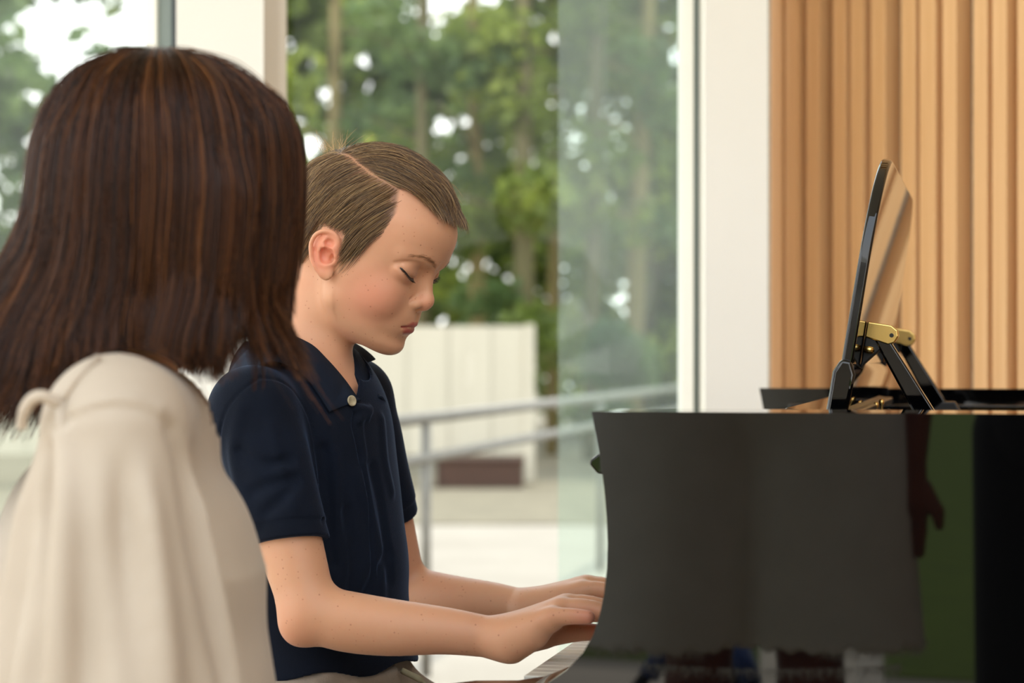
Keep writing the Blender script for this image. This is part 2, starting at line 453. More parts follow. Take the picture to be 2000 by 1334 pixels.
# openings in the canopy where the sky shows
GAPS = [(90, 40, 62), (130, 115, 55), (190, 165, 60), (240, 235, 50), (250, 60, 48), (275, 5, 40), (70, 190, 22), (60, 270, 20), (600, 130, 26), (645, 185, 40), (712, 118, 24), (722, 172, 24), (812, 22, 22), (866, 246, 28), (588, 232, 24), (612, 282, 30), (700, 240, 14), (566, 84, 26), (806, 256, 14), (892, 6, 14), (850, 158, 8), (1062, 196, 8), (640, 112, 14), (760, 60, 8), (960, 60, 7), (700, 30, 9), (935, 180, 7), (660, 70, 8), (1230, 120, 10), (1180, 300, 8)]
def leaves_mesh(name, clumps, n, size, rs, mat, parent, org=None):
    """clumps: [(centre, radii)] leaves as bent quads"""
    wts = np.array([c[1][0]*c[1][2] for c in clumps]); wts = wts/wts.sum()
    ci = rs.choice(len(clumps), n, p=wts)
    C = np.array([c[0] for c in clumps])[ci]; Rr = np.array([c[1] for c in clumps])[ci]
    d = rs.normal(size=(n, 3)); d /= np.linalg.norm(d, axis=1)[:, None]
    P = C+d*Rr*(rs.rand(n, 1)**0.45)
    if org is not None:
        X_ = P[:, 0]+org[0]; Y_ = P[:, 1]+org[1]; Z_ = P[:, 2]; px = 1000+X_/Y_*FPX; py = HOR-(Z_-CZ)/Y_*FPX
        dead = np.zeros(n, bool)
        for gx, gy, gr in GAPS: gr = gr if gx < 400 else gr*.8; dead |= ((px-gx)**2+(py-gy)**2 < (gr*(.75+.5*rs.rand(n)))**2)
        dead &= rs.rand(n) < .985; P = P[~dead]; n = len(P)
    a = rs.normal(size=(n, 3)); a /= np.linalg.norm(a, axis=1)[:, None]
    b = np.cross(a, rs.normal(size=(n, 3))); b /= np.linalg.norm(b, axis=1)[:, None]
    s = size*(0.6+0.8*rs.rand(n, 1))
    V = np.stack([P-a*s*.5, P+b*s*.28, P+a*s*.5, P-b*s*.28], 1).reshape(-1, 3)
    F = np.arange(4*n).reshape(-1, 4)
    return np_mesh(name, V, F, mat, parent, sm=False)
rs = np.random.RandomState(5)
def tree(x, y, h, label, clumps, n, size, mat, r0=0.13, bark='bark', group='trees behind the cream wall', name='tree', low=0.0):
    tr = thing(name, label, 'tree', (x, y, -0.02), group=group)
    lean = rs.normal()*0.15
    pts = [(0, 0, 0), (lean*.2, 0, h*.3), (lean*.6, 0, h*.65), (lean, 0, h)]
    tb = tube(bmesh.new(), pts, [r0, r0*.85, r0*.6, r0*.25], 10)
    for i in range(4):
        zz = h*(0.3+0.1*i); an = rs.rand()*6.28; L = 0.8+rs.rand()
        tube(tb, [(lean*.4, 0, zz), (lean*.4+math.cos(an)*L*.5, math.sin(an)*L*.5, zz+.25), (lean*.4+math.cos(an)*L, math.sin(an)*L, zz+.35)], [r0*.3, r0*.2, r0*.08], 6)
    obj('trunk', tb, M[bark], tr, sm=True)
    leaves_mesh('foliage', clumps, n, size, rs, mat, tr, (x, y))
    return tr
def rnd_clumps(k, xr, yr, zr, rr):
    return [((rs.uniform(*xr), rs.uniform(*yr), rs.uniform(*zr)), (rs.uniform(*rr), rs.uniform(*rr), rs.uniform(*rr)*.8)) for _ in range(k)]
# far dense trees that close the view
far = [(-7.5, 27), (-4.2, 29), (-1.2, 30), (1.8, 28), (4.6, 29), (7.4, 27), (10.5, 28)]
for i, (x, y) in enumerate(far):
    tree(x, y, 9.0, 'dense green tree closing the view far behind the cream wall', rnd_clumps(30, (-2.3, 2.3), (-1.2, 1.2), (0.2, 7.5), (.7, 1.3)), 9000, .30, M['leaf' if i % 2 else 'leaf_cool'], .16, group='dense trees far behind the wall')
# nearer slim trunks with sparse leaves, multiplied to imitate reflection streaks in the glass
slim = [(-0.9, 21.5), (-0.35, 22.4), (0.12, 21.2), (0.42, 23.0), (0.8, 21.7), (1.25, 22.6), (2.0, 21.4), (-1.9, 22.8), (2.7, 23)]
for i, (x, y) in enumerate(slim):
    tree(x, y, 8.0, 'slim straight tree with a bare trunk just behind the cream wall', rnd_clumps(9, (-.7, .7), (-.6, .6), (1.2, 6.5), (.3, .55)), 1500, .15, M['leaf' if i % 3 else 'leaf_cool'], .07+.02*(i % 3), ['bark', 'bark_light'][i % 2], group='slim trees behind the wall')

for i, (x, y) in enumerate([(.9, 19.6), (2.05, 19.9), (3.2, 19.7), (4.35, 20.0)]):
    sh = thing('shrub', 'rounded green shrub beside the end of the cream wall', 'shrub', (x, y, -.02), group='shrubs right of the cream wall')
    obj('stem', tube(bmesh.new(), [(0, 0, 0), (.03, 0, .5), (0, .02, 1.0)], [.03, .02, .01], 8), M['bark'], sh, sm=True)
    leaves_mesh('foliage', rnd_clumps(8, (-.25, .25), (-.2, .2), (.3, 1.2), (.22, .30)), 2600, .13, rs, M['leaf' if i % 2 else 'leaf_cool'], sh)

M['warm_wall'] = noisy('warm_panel', rgb(150, 118, 84), rgb(162, 128, 92), 0.6, 2)
struct('wall_light_block', boxm(2.75, 2.9, -3.2, 2.9, 0, 3.1), M['warm_wall'])  # unseen wall added to keep light off the right sides of the slats
# ------------------------------------------------------------------ grand piano
t = NT('black_lacquer'); t.bsdf((0.0012, 0.0012, 0.0014, 1), 0.02); t.b.inputs['Specular IOR Level'].default_value = 0.62
v = t.coord('Object'); t.bump(t.noise(v, 2.2, 1, .4), 0.03, 0.003)
M['lacquer'] = t.m
t = NT('satin_black'); t.bsdf((0.010, 0.010, 0.011, 1), 0.28); M['satin'] = t.m
M['brass'] = noisy('brass', rgb(214, 178, 104), rgb(232, 198, 124), 0.22, 30, Metallic=1.0)
M['gold_plate'] = noisy('gilded_plate', rgb(150, 112, 56), rgb(176, 136, 72), 0.4, 20, Metallic=0.7)
M['ivory'] = noisy('white_key_plastic', rgb(232, 228, 216), rgb(238, 234, 222), 0.18, 5)
M['felt_red'] = noisy('red_felt', rgb(120, 22, 24), rgb(136, 28, 30), 0.95, 60)
RZ = -math.radians(12.7)
PO = Vector((0.0657, 1.78, 0))
piano = thing('grand_piano', 'glossy black grand piano with its music desk raised, keys facing the boy', 'piano', PO, RZ)
# near cheek profile (u,z)
prof = [(0, 1.0), (.004, .98), (.008, .959), (.0108, .935), (.0128, .912), (.0136, .891), (.0130, .870), (.0106, .849), (.007, .832), (.0015, .815), (-.007, .8), (-.021, .785), (-.040, .772), (-.062, .763), (-.086, .7585), (-.125, .757), (-.16, .752), (-.166, .742), (-.166, .655), (.0, .64)]
L0 = .56; WID = 1.40; TH = .11
def arm(v0, v1):
    bm = prism(bmesh.new(), prof+[(L0, .64), (L0, 1.0)], 'y', v0, v1)
    return bm
# case: near arm, far arm + spine, bent side, in one shell
cb = arm(0, TH)
prism(cb, prof+[(1.62, .64), (1.62, 1.0)], 'y', WID-TH, WID)
bent = []
for i in range(25):
    tt = i/24
    p0, p1, p2, p3 = Vector((L0, 0)), Vector((L0+.35, 0.0)), Vector((L0+.35, .75)), Vector((1.45, .80))
    q = p0*(1-tt)**3+p1*3*tt*(1-tt)**2+p2*3*tt*tt*(1-tt)+p3*tt**3
    bent.append(q)
tail = [Vector((1.45+.17*math.sin(a), .80+.60*(1-math.cos(a))/1.0)) for a in [PI/2*k/10 for k in range(1, 11)]]
path = bent+tail+[Vector((1.62, WID))]
outp = [(p.x, p.y) for p in path]
inn = []
for i, p in enumerate(path):
    d = (path[min(i+1, len(path)-1)]-path[max(i-1, 0)]).normalized(); nn = Vector((-d.y, d.x))
    inn.append((p.x+nn.x*TH, p.y+nn.y*TH))
for z0, z1 in ((.64, 1.0),):
    O0 = [cb.verts.new((p[0], p[1], z0)) for p in outp]; O1 = [cb.verts.new((p[0], p[1], z1)) for p in outp]
    I0 = [cb.verts.new((p[0], p[1], z0)) for p in inn]; I1 = [cb.verts.new((p[0], p[1], z1)) for p in inn]
    for i in range(len(outp)-1):
        cb.faces.new((O0[i], O0[i+1], O1[i+1], O1[i])); cb.faces.new((I0[i+1], I0[i], I1[i], I1[i+1]))
        cb.faces.new((O1[i], O1[i+1], I1[i+1], I1[i])); cb.faces.new((O0[i+1], O0[i], I0[i], I0[i+1]))
case = obj('case', cb, M['lacquer'], piano, bevel=.0055, seg=4); case.modifiers['b'].harden_normals = False; smooth(case.data, False)
obj('keybed', boxm(-.095, .30, TH, WID-TH, .655, .728), M['lacquer'], piano, bevel=.004)
obj('key_slip', boxm(-.102, -.088, TH, WID-TH, .70, .738), M['lacquer'], piano, bevel=.003)
KB0, KB1 = .125, WID-.125            # key field
for a, b in ((TH, KB0-.001), (KB1+.001, WID-TH)):
    obj('key_block', boxm(-.085, .065, a, b, .72, .742), M['lacquer'], piano, bevel=.004)
nk = 52; kw = (KB1-KB0)/nk
kb = boxm(-.085, .065, .0004, kw-.0007, .738, .7605)
k0 = obj('white_key', kb, M['ivory'], piano, bevel=.0012); k0.location.y = KB0
for i in range(1, nk):
    o = k0.copy(); COL.objects.link(o); o.parent = piano; o.location.y = KB0+i*kw
bk = prism(bmesh.new(), [(-.032, .7605), (-.026, .7725), (.065, .7725), (.065, .7605)], 'y', -.0052, .0052)
b0 = None
# treble end is near: white key 0 is the top C, then going bass-wards
for i in range(nk-1):
    note = (i) % 7            # 0=C8,1=B7,2=A,3=G,4=F,5=E,6=D
    if note in (1, 2, 3, 5, 6):
        y = KB0+(i+1)*kw
        if b0 is None: b0 = obj('black_key', bk, M['satin'], piano, bevel=.0015); b0.location.y = y
        else:
            o = b0.copy(); COL.objects.link(o); o.parent = piano; o.location.y = y
fb = prism(bmesh.new(), [(.062, .765), (.078, .765), (.040, .935), (.028, .955), (.010, .960), (-.015, .960), (-.023, .954), (-.023, .950), (-.016, .942), (.012, .940), (.026, .93)], 'y', TH+.004, WID-TH-.004)
obj('fallboard', fb, M['lacquer'], piano, bevel=.002)
obj('felt_strip', boxm(.058, .066, KB0, KB1, .760, .768), M['felt_red'], piano)
# inside: pin block, plate, soundboard, strings
obj('pin_block', boxm(.085, .30, TH, WID-TH, .80, .93), M['satin'], piano)
ib = bmesh.new()
inner = [(.30, TH)]+[(p[0], p[1]) for p in inn]+[(.30, WID-TH)]
A = [ib.verts.new((p[0], p[1], .86)) for p in inner]; ib.faces.new(A)
obj('soundboard', ib, noisy('spruce', rgb(196, 158, 100), rgb(212, 174, 116), .4, 12, 0, 1, (1, 14, 1)), piano)
pb = bmesh.new()
box(pb, .12, .20, TH+.01, WID-TH-.01, .93, .945)
box(pb, .30, 1.52, WID-TH-.05, WID-TH, .915, .955)
for vv in (.30, .62, .98): prism(pb, [(.20, vv), (.20, vv+.035), (1.3, vv+.18 if vv > .5 else vv+.5), (1.3, vv+.15 if vv > .5 else vv+.47)], 'z', .93, .95)
obj('iron_plate', pb, M['satin'], piano, bevel=.003)
sb = bmesh.new()
for i in range(60):
    v0 = .08+i*.0205
    if v0 > WID-.08: break
    L = min(1.5, .46+ (v0)*.95)
    tube(sb, [(.2, v0, .948), (L, v0+.06, .948)], .0006, 4)
so = obj('strings', sb, M['brass'], piano); so['kind'] = 'stuff'
# upper inner ledge along the far rim with screws, photographed on the right
ob = bmesh.new(); box(ob, .25, 1.50, WID-TH-.07, WID-TH-.03, .945, .972)
obj('plate_flange', ob, M['satin'], piano, bevel=.004)
for uu in (.36, .418, .60, .74):
    lb = lathe(bmesh.new(), [(.0045, 0), (.0045, .003), (.003, .0038), (.0001, .0038)], n=14)
    o = obj('screw', lb, M['brass'], piano, sm=True); o.location = (uu, WID-TH-.0705, .959); o.rotation_euler = (PI/2, 0, 0)
obj('desk_slide', boxm(-.005, .30, WID-TH-.012, WID-TH-.002, .95, .965), M['brass'], piano)
obj('far_ledge', boxm(.05, 1.2, WID-TH-.10, WID-TH, .968, .980), M['lacquer'], piano, bevel=.002)
# music desk
V0, V1 = .335, 1.065
desk = bpy.data.objects.new('music_desk', None); COL.objects.link(desk); desk.parent = piano
ang = math.atan2(.040, .243)
desk.location = (.178, 0, .985); desk.rotation_euler = (0, ang, 0)      # local z leans toward the tail
def rrect(v0, v1, z0, z1, r, n=10):
    pts = [(v0, z0), (v1, z0)]
    for k in range(n+1): a = PI/2*k/n; pts.append((v1-r+r*math.cos(a), z1-r+r*math.sin(a)))
    for k in range(n+1): a = PI/2+PI/2*k/n; pts.append((v0+r+r*math.cos(a), z1-r+r*math.sin(a)))
    return pts
dp = prism(bmesh.new(), rrect(V0, V1, .02, .262, .11, 16), 'x', -.0055, .0055)
obj('desk_panel', dp, M['lacquer'], desk, bevel=.003, seg=3)
dl = prism(bmesh.new(), [(-.012, -.01), (.008, -.01), (.010, .045), (.004, .058), (-.006, .058), (-.012, .045)], 'y', V0-.004, V1+.004)
obj('desk_lip', dl, M['lacquer'], desk, bevel=.004, seg=3)
obj('desk_tray', boxm(-.052, -.004, V0, V1, -.006, .003), M['lacquer'], desk, bevel=.003)
for vv in (.46, .93):
    wb_ = prism(bmesh.new(), [(.006, .045), (.010, .055), (.030, .080), (.034, .088), (.006, .088)], 'y', vv-.008, vv+.008)
    obj('desk_bracket', wb_, M['satin'], desk, bevel=.002)
    hb = prism(bmesh.new(), [(.006, .082), (.006, .098), (.030, .098), (.037, .094), (.039, .088), (.036, .081), (.030, .078)], 'y', vv-.010, vv+.010)
    h = obj('hinge', hb, M['brass'], desk, bevel=.0015); 
    o = obj('hinge_pin', lathe(bmesh.new(), [(.0022, -.0115), (.0022, .0115)], n=10), M['satin'], h); o.rotation_euler = (PI/2, 0, 0); o.location = (.032, vv, .088)
    kb_ = lathe(bmesh.new(), [(.0001, -.004), (.005, -.003), (.006, 0), (.005, .003), (.0001, .004)], n=14)
    o = obj('knob', kb_, M['brass'], desk, sm=True); o.location = (.012, vv-.012, .070)
slab = obj('desk_shelf', boxm(.10, .275, V0-.02, V1+.02, .955, .968), M['lacquer'], piano, bevel=.003)
obj('desk_rail', boxm(.186, .198, V0+.03, V1-.03, .985, .993), M['satin'], piano, bevel=.002)
for vv in (.46, .93):
    stp = prism(bmesh.new(), [(.203, 1.068), (.217, 1.070), (.270, .985), (.268, .970), (.250, .970), (.248, .984)], 'y', vv-.009, vv+.009)
    obj('desk_prop', stp, M['lacquer'], piano, bevel=.0025, seg=3)
    fp = prism(bmesh.new(), [(.235, .968), (.290, .968), (.278, .990), (.262, .990)], 'y', vv-.014, vv+.014)
    obj('prop_foot', fp, M['satin'], piano, bevel=.002)
for uu, vv, hh in ((.205, .62, .030), (.197, .66, .026), (.188, .56, .016)):
    pg = lathe(bmesh.new(), [(.0045, 0), (.0045, .003), (.0016, .006), (.0016, hh-.006), (.003, hh-.004), (.0026, hh), (.0001, hh+.001)], n=12)
    o = obj('brass_peg', pg, M['brass'], piano, sm=True); o.location = (uu, vv, .968)
obj('latch_rod', tube(bmesh.new(), [(.190, .655, .978), (.213, .625, .986)], .0026, 10), M['satin'], piano, sm=True)
for (uu, vv) in ((.10, .12), (.10, WID-.12), (1.38, 1.15)):
    lg = lathe(bmesh.new(), [(.028, .05), (.030, .08), (.045, .40), (.055, .60), (.055, .656)], n=20)
    lo_ = obj('leg', lg, M['lacquer'], piano, sm=True); lo_.location = (uu, vv, 0)
    cs = lathe(bmesh.new(), [(.015, 0.0), (.030, .012), (.030, .040), (.02, .052)], n=16)
    c_ = obj('caster', cs, M['brass'], lo_, sm=True)
ly = bmesh.new()
for vv in (.62, .78): tube(ly, [(.12, vv, .66), (.12, vv*.5+.35, .10)], .014, 10)
box(ly, .06, .2, .58, .82, .06, .12)
lo_ = obj('pedal_lyre', ly, M['lacquer'], piano)
for vv in (.64, .70, .76): obj('pedal', boxm(-.04, .08, vv-.012, vv+.012, .035, .047), M['brass'], lo_, bevel=.003)
# ------------------------------------------------------------------ the boy: head field in head coordinates (x forward, y left, z up)
HO = W(712, 470, 2.19); HR = frame(20, 22)
HO = nv(HO)
def hw(p): return nv(p)@np.asarray(HR, np.float32).T+HO
_z = np.array([-.105, -.0985, -.094, -.087, -.078, -.068, -.060, -.052, -.044, -.034, -.022, -.010, .002, .012, .025, .045])
_px = np.array([.052, .062, .0700, .0750, .0745, .0770, .0785, .0800, .0795, .0775, .0768, .0775, .0815, .0858, .0878, .0870])
_wd = np.array([.018, .026, .031, .038, .0450, .0505, .0545, .0580, .0605, .0635, .0655, .0660, .0655, .0650, .0650, .0640])
_xc = np.array([.022, .022, .022, .021, .020, .018, .016, .014, .012, .010, .008, .006, .005, .004, .004, .004])
zz_ = np.linspace(-.11, .06, 341)
def _sm(a):
    v = np.interp(zz_, _z, a); kk = np.exp(-np.linspace(-2, 2, 17)**2); kk /= kk.sum()
    return np.convolve(np.pad(v, 8, mode='edge'), kk, 'valid')
T_px, T_wd, T_xc = _sm(_px), _sm(_wd), _sm(_xc)
def face_loft(P):
    z = P[:, 2]; px = np.interp(z, zz_, T_px); wd = np.interp(z, zz_, T_wd); xc = np.interp(z, zz_, T_xc)
    dx = P[:, 0]-xc; ax = np.where(dx > 0, px-xc, np.interp(z, [-.08, -.03, 0], [.026, .036, .055])); p = 2.25
    rho = ((np.abs(dx)/ax)**p+(np.abs(P[:, 1])/wd)**p)**(1/p)
    d = (rho-1)*np.minimum(ax, wd)*0.92
    d = smax(d, -(z+.0985), .016)
    return smax(d, z-.05, .02)
def sym(fn): return lambda P: fn(P*np.array([1, 1, 1], np.float32) if False else np.stack([P[:, 0], np.abs(P[:, 1]), P[:, 2]], 1))
HF = Field()
HF.ell((.003, 0, .024), (.0855, .0675, .0720), 0.0)
HF.ell((-.024, 0, .004), (.055, .060, .058), .01)
HF.add(face_loft, (.02, 0, -.03), .10, .008)
def hsym(kind, *a, k=.008, op='u', c=None, r=.04):
    if kind == 'cap':
        p, q, ra, rb = a; p = nv(p); q = nv(q)
        f = lambda P: sd_capsule(P, p, q, ra, rb); cc = (p+q)/2; rr = np.linalg.norm(p-q)/2+max(ra, rb)
    elif kind == 'poly':
        pr = spline(np.array([list(x) for x in a[0]]), a[1] if len(a) > 1 else 4)
        pp = pr[:, :3].astype(np.float32); rr_ = pr[:, 3]
        f = lambda P: sd_poly(P, pp, rr_); cc = pp.mean(0); rr = float(np.linalg.norm(pp-cc, axis=1).max()+rr_.max())
    else:
        ce, ra = a[0], a[1]; Rm = a[2] if len(a) > 2 else None
        f = lambda P: sd_ell(P, ce, ra, Rm); cc = nv(ce); rr = max(ra)
    HF.add(sym(f), (cc[0], 0, cc[2]), rr+abs(cc[1]), k, op)
hsym('cap', (.012, .0440, -.058), (.056, .014, -.0835), .0125, .0115, k=.010)      # jaw line
hsym('ell', (.046, .0340, -.038), (.0255, .0205, .0235), k=.010)                    # cheek
hsym('poly', [(.0790, .010, .0050, .0050), (.0740, .026, .0085, .0055), (.0600, .043, .0080, .0045)], k=.010)   # brow
hsym('ell', (.0875, .0285, -.0075), (.0125, .0150, .0080), k=.010, op='s')          # socket
hsym('ell', (.0875, .0150, -.0120), (.0100, .0070, .0090), k=.009, op='s')          # beside the nose root
hsym('ell', (.0618, .0315, -.0085), (.0138, .0165, .0118), k=.0050)                 # closed lids over the eyeball
# nose
HF.cap((.0755, 0, -.004), (.0850, 0, -.0285), .0055, .0066, .009)
HF.ell((.0862, 0, -.0330), (.0078, .0080, .0074), .006)
hsym('ell', (.0790, .0098, -.0375), (.0072, .0054, .0054), k=.0045)
HF.cap((.0868, 0, -.0385), (.0800, 0, -.0428), .0036, .0036, .004)
hsym('ell', (.0832, .0058, -.0432), (.0046, .0022, .0026), k=.0018, op='s')
hsym('poly', [(.0775, .0135, -.0325, .0006), (.0745, .0160, -.0365, .0008), (.0752, .0155, -.0415, .0006)], k=.004, op='s')
# muzzle, lips, chin
HF.ell((.0640, 0, -.0585), (.0165, .0220, .0180), .012)
HF.cap((.0842, 0, -.0470), (.0852, 0, -.0545), .0010, .0012, .005, 's')
LU = [(.0690, -.0232, -.0640, .0006), (.0775, -.0130, -.0612, .0021), (.0806, -.0055, -.0590, .0030), (.0808, 0, -.0597, .0031), (.0806, .0055, -.0590, .0030), (.0775, .0130, -.0612, .0021), (.0690, .0232, -.0640, .0006)]
LL = [(.0690, -.0215, -.0644, .0006), (.0752, -.0140, -.0658, .0024), (.0782, -.0065, -.0671, .0038), (.0788, 0, -.0673, .0040), (.0782, .0065, -.0671, .0038), (.0752, .0140, -.0658, .0024), (.0690, .0215, -.0644, .0006)]
def fpoly(pts, k, op='u', n=4):
    pr = spline(np.array(pts), n); pp = pr[:, :3].astype(np.float32); rr_ = pr[:, 3]; cc = pp.mean(0)
    HF.add(lambda P: sd_poly(P, pp, rr_), cc, float(np.linalg.norm(pp-cc, axis=1).max()+rr_.max()), k, op); return pp, rr_
LUp = fpoly(LU, .0026); LLp = fpoly(LL, .0026)
ML = [(.0705, -.0245, -.0645, .0007), (.0780, -.0150, -.0634, .0011), (.0835, -.0065, -.0629, .0012), (.0848, 0, -.0634, .0012), (.0835, .0065, -.0629, .0012), (.0780, .0150, -.0634, .0011), (.0705, .0245, -.0645, .0007)]
fpoly(ML, .0016, 's')
HF.ell((.0645, 0, -.0880), (.0120, .0155, .0100), .010)
HF.cap((.0840, -.008, -.0770), (.0840, .008, -.0770), .0035, .0035, .008, 's')
# eye opening (a thin downcast slit) and crease above the lid, laid on the surface
def surf_x(y, z, x0=.11, x1=.02):
    xs = np.linspace(x0, x1, 400); P = np.stack([xs, np.full(400, y), np.full(400, z)], 1)
    d = HF(P); i = np.argmax(d < 0); return float(xs[i])
slit = [(.0475, -.0050), (.0435, -.0082), (.0385, -.0112), (.0320, -.0134), (.0260, -.0142), (.0215, -.0138)]
slit3 = [(surf_x(y, z)-.0002, y, z) for y, z in slit]
cre3 = [(surf_x(y, z), y, z) for y, z in [(.0490, -.0030), (.0430, .0018), (.0350, .0038), (.0270, .0025), (.0205, -.0045)]]
brow3 = [(surf_x(y, z), y, z) for y, z in [(.0110, .0050), (.0180, .0085), (.0270, .0112), (.0360, .0118), (.0450, .0090)]]
hsym('poly', [p+(.0013,) for p in slit3], k=.0016, op='s')
hsym('poly', [p+(.0006,) for p in cre3], k=.0035, op='s')
hsym('poly', [(p[0]-.0022, p[1], p[2]-.0032, .0014) for p in slit3], k=.003)
# ears, both sides: built in the plane y = .070, leaning out towards the back
ER = np.array(frame(0, 0))
def ear_pt(a, b, o):      # a forward, b up in the ear plane, o outwards
    th = math.radians(14); x0, z0 = -.0020, -.0195; a = a*.82; b = b*.94
    ca, sa = math.cos(math.radians(-20)), math.sin(math.radians(-20))
    a2, b2 = a*ca-b*sa*-1*-1, b*ca+a*sa
    a2 = a*ca+b*sa; b2 = -a*sa+b*ca
    y = .0645+o-a2*math.tan(math.radians(22))
    return (x0+a2, y, z0+b2)
helix = [(.0095, .0010), (.0128, .0080), (.0130, .0160), (.0080, .0225), (-.0005, .0245), (-.0100, .0215), (-.0160, .0140), (-.0175, .0040), (-.0160, -.0060), (-.0125, -.0140), (-.0070, -.0200)]
def esym(kind, a, b=None, ra=.003, rb=None, k=.003, op='u'):
    hsym('cap', ear_pt(*a), ear_pt(*b), ra, rb or ra, k=k, op=op)
def epoly(pts, o, r, k, op='u'):
    hsym('poly', [tuple(ear_pt(a, b, o))+(r,) for a, b in pts], 4, k=k, op=op)
esym('cap', (-.001, .008, .0010), (-.0015, -.006, .001), .0105, .0090, .005)
hsym('ell', ear_pt(-.003, .003, .0045), (.0125, .0052, .0195), k=.003)
hsym('ell', ear_pt(-.006, .009, .0030), (.0110, .0038, .0150), k=.003)
epoly(helix, .0070, .0026, .0020)
hsym('ell', ear_pt(-.002, -.0195, .0060), (.0075, .0036, .0072), k=.004)
hsym('ell', ear_pt(.0005, -.0010, .0100), (.0080, .0060, .0085), k=.0022, op='s')        # concha
epoly([(.0030, .0195), (-.0040, .0205), (-.0105, .0160), (-.0130, .0080), (-.0125, -.0010), (-.0100, -.0080)], .0098, .0020, .0018, 's')   # scapha
hsym('ell', ear_pt(.0045, .0125, .0095), (.0055, .0040, .0045), k=.0022, op='s')        # triangular fossa
epoly([(-.0020, .0155), (-.0070, .0110), (-.0092, .0030), (-.0090, -.0060), (-.0060, -.0110), (.0000, -.0118)], .0070, .0019, .0018)   # antihelix
epoly([(-.0040, .0110), (.0020, .0070), (.0075, .0060)], .0066, .0015, .0018)
esym('cap', (.0100, -.0010, .0055), (.0085, -.0075, .0060), .0032, .0026, .003)           # tragus
hsym('ell', ear_pt(.0045, -.0040, .0065), (.0034, .0060, .0050), k=.002, op='s')
# ------------------------------------------------------------------ the boy: whole body field in world coordinates
BR = frame(22)                   # torso frame
bF, bL = nv(BR[:, 0]), nv(BR[:, 1])
def off(p, f=0, l=0, u=0): return nv(p)+bF*f+bL*l+nv((0, 0, u))
HRf = np.asarray(HR, np.float32)
neck_top = hw((-.020, 0, -.045)); neck_base = nv(W(556, 735, 2.20))
sh_r = nv(W(494, 802, 2.085)); sh_l = nv(W(690, 778, 2.33))
el_r = nv(W(604, 1195, 2.045)); wr_r = nv(W(975, 1247, 2.03))
el_l = nv(W(786, 1150, 2.42)); wr_l = nv(W(1030, 1187, 2.34))
BF = Field()
def headfn(P): return HF((P-nv(HO))@HRf)
BF.add(headfn, HO, .135, 0.0)
BF.cap(neck_top, neck_base, .0385, .041, .014)
BF.cap(off(neck_top, .010, 0, -.015), off(neck_base, .022, 0, -.02), .024, .024, .012)
chest = nv(W(590, 900, 2.2)); belly = nv(W(622, 1120, 2.2)); hip = nv(W(632, 1350, 2.2))
BF.cap(sh_r, off(neck_base, 0, 0, -.028), .036, .034, .02); BF.cap(sh_l, off(neck_base, 0, 0, -.028), .036, .034, .02)
BF.ell(chest, (.078, .108, .125), .03, R=np.asarray(BR, np.float32))
BF.ell(belly, (.068, .094, .130), .03, R=np.asarray(BR, np.float32))
BF.ell(hip, (.074, .104, .085), .03, R=np.asarray(BR, np.float32))
# near arm
def arm_chain(sh, el, wr, s):
    def poly(pts, k):
        pr = spline(np.array([list(a)+[b] for a, b in pts]), 5); pp = pr[:, :3].astype(np.float32); c = pp.mean(0)
        BF.add(lambda P: sd_poly(P, pp, pr[:, 3]), c, float(np.linalg.norm(pp-c, axis=1).max()+.04), k)
    poly([(sh, .036), (sh*.55+el*.45, .0335), (sh*.25+el*.75, .0300), (el, .0265)], .02)
    v = wr-el
    poly([(el, .0265), (el+v*.18+nv((0, 0, -.004)), .0288), (el+v*.42+nv((0, 0, -.004)), .0272), (el+v*.72, .0222), (wr, .0188)], .013)
arm_chain(sh_r, el_r, wr_r, 1)
BF.ell(el_r+nv((-.008, 0, -.014)), (.018, .019, .018), .012)
arm_chain(sh_l, el_l, wr_l, 1)
# hands: HFr is the hand frame: forward (to the keys), left, up
def hand(wr, yaw, pitch, mirror, fingers, thumb):
    """mirror=+1 right hand (thumb on the left), -1 left hand. finger: base(a,b,c), then joints"""
    R = np.asarray(frame(yaw, pitch), np.float32)
    def h(p): return wr+R@nv((p[0], p[1]*mirror, p[2]))
    def cap(a, b, ra, rb, k): BF.cap(h(a), h(b), ra, rb, k)
    # palm: blended bars from wrist to each knuckle
    for (ky, kx, kz, r) in ((-.026, .060, .001, .0115), (-.009, .067, .005, .0125), (.009, .069, .006, .0125), (.026, .065, .003, .0120)):
        cap((.002, ky*.35, 0), (kx, ky, kz), .0165, r, .010)
    cap((.012, -.013, -.010), (.038, -.022, -.008), .0165, .0125, .010)      # heel of the hand
    cap((.010, .012, -.006), (.034, .026, -.012), .0150, .0130, .012)        # ball of the thumb
    for f in fingers+[thumb]:
        pts = spline(np.array(f, float), 3)
        pp = np.array([h(p[:3]) for p in pts], np.float32); rr_ = pts[:, 3]; c = pp.mean(0)
        BF.add(lambda P, pp=pp, rr_=rr_: sd_poly(P, pp, rr_), c, float(np.linalg.norm(pp-c, axis=1).max()+.012), .0045)
        FT.append((pp, rr_))
FT = []
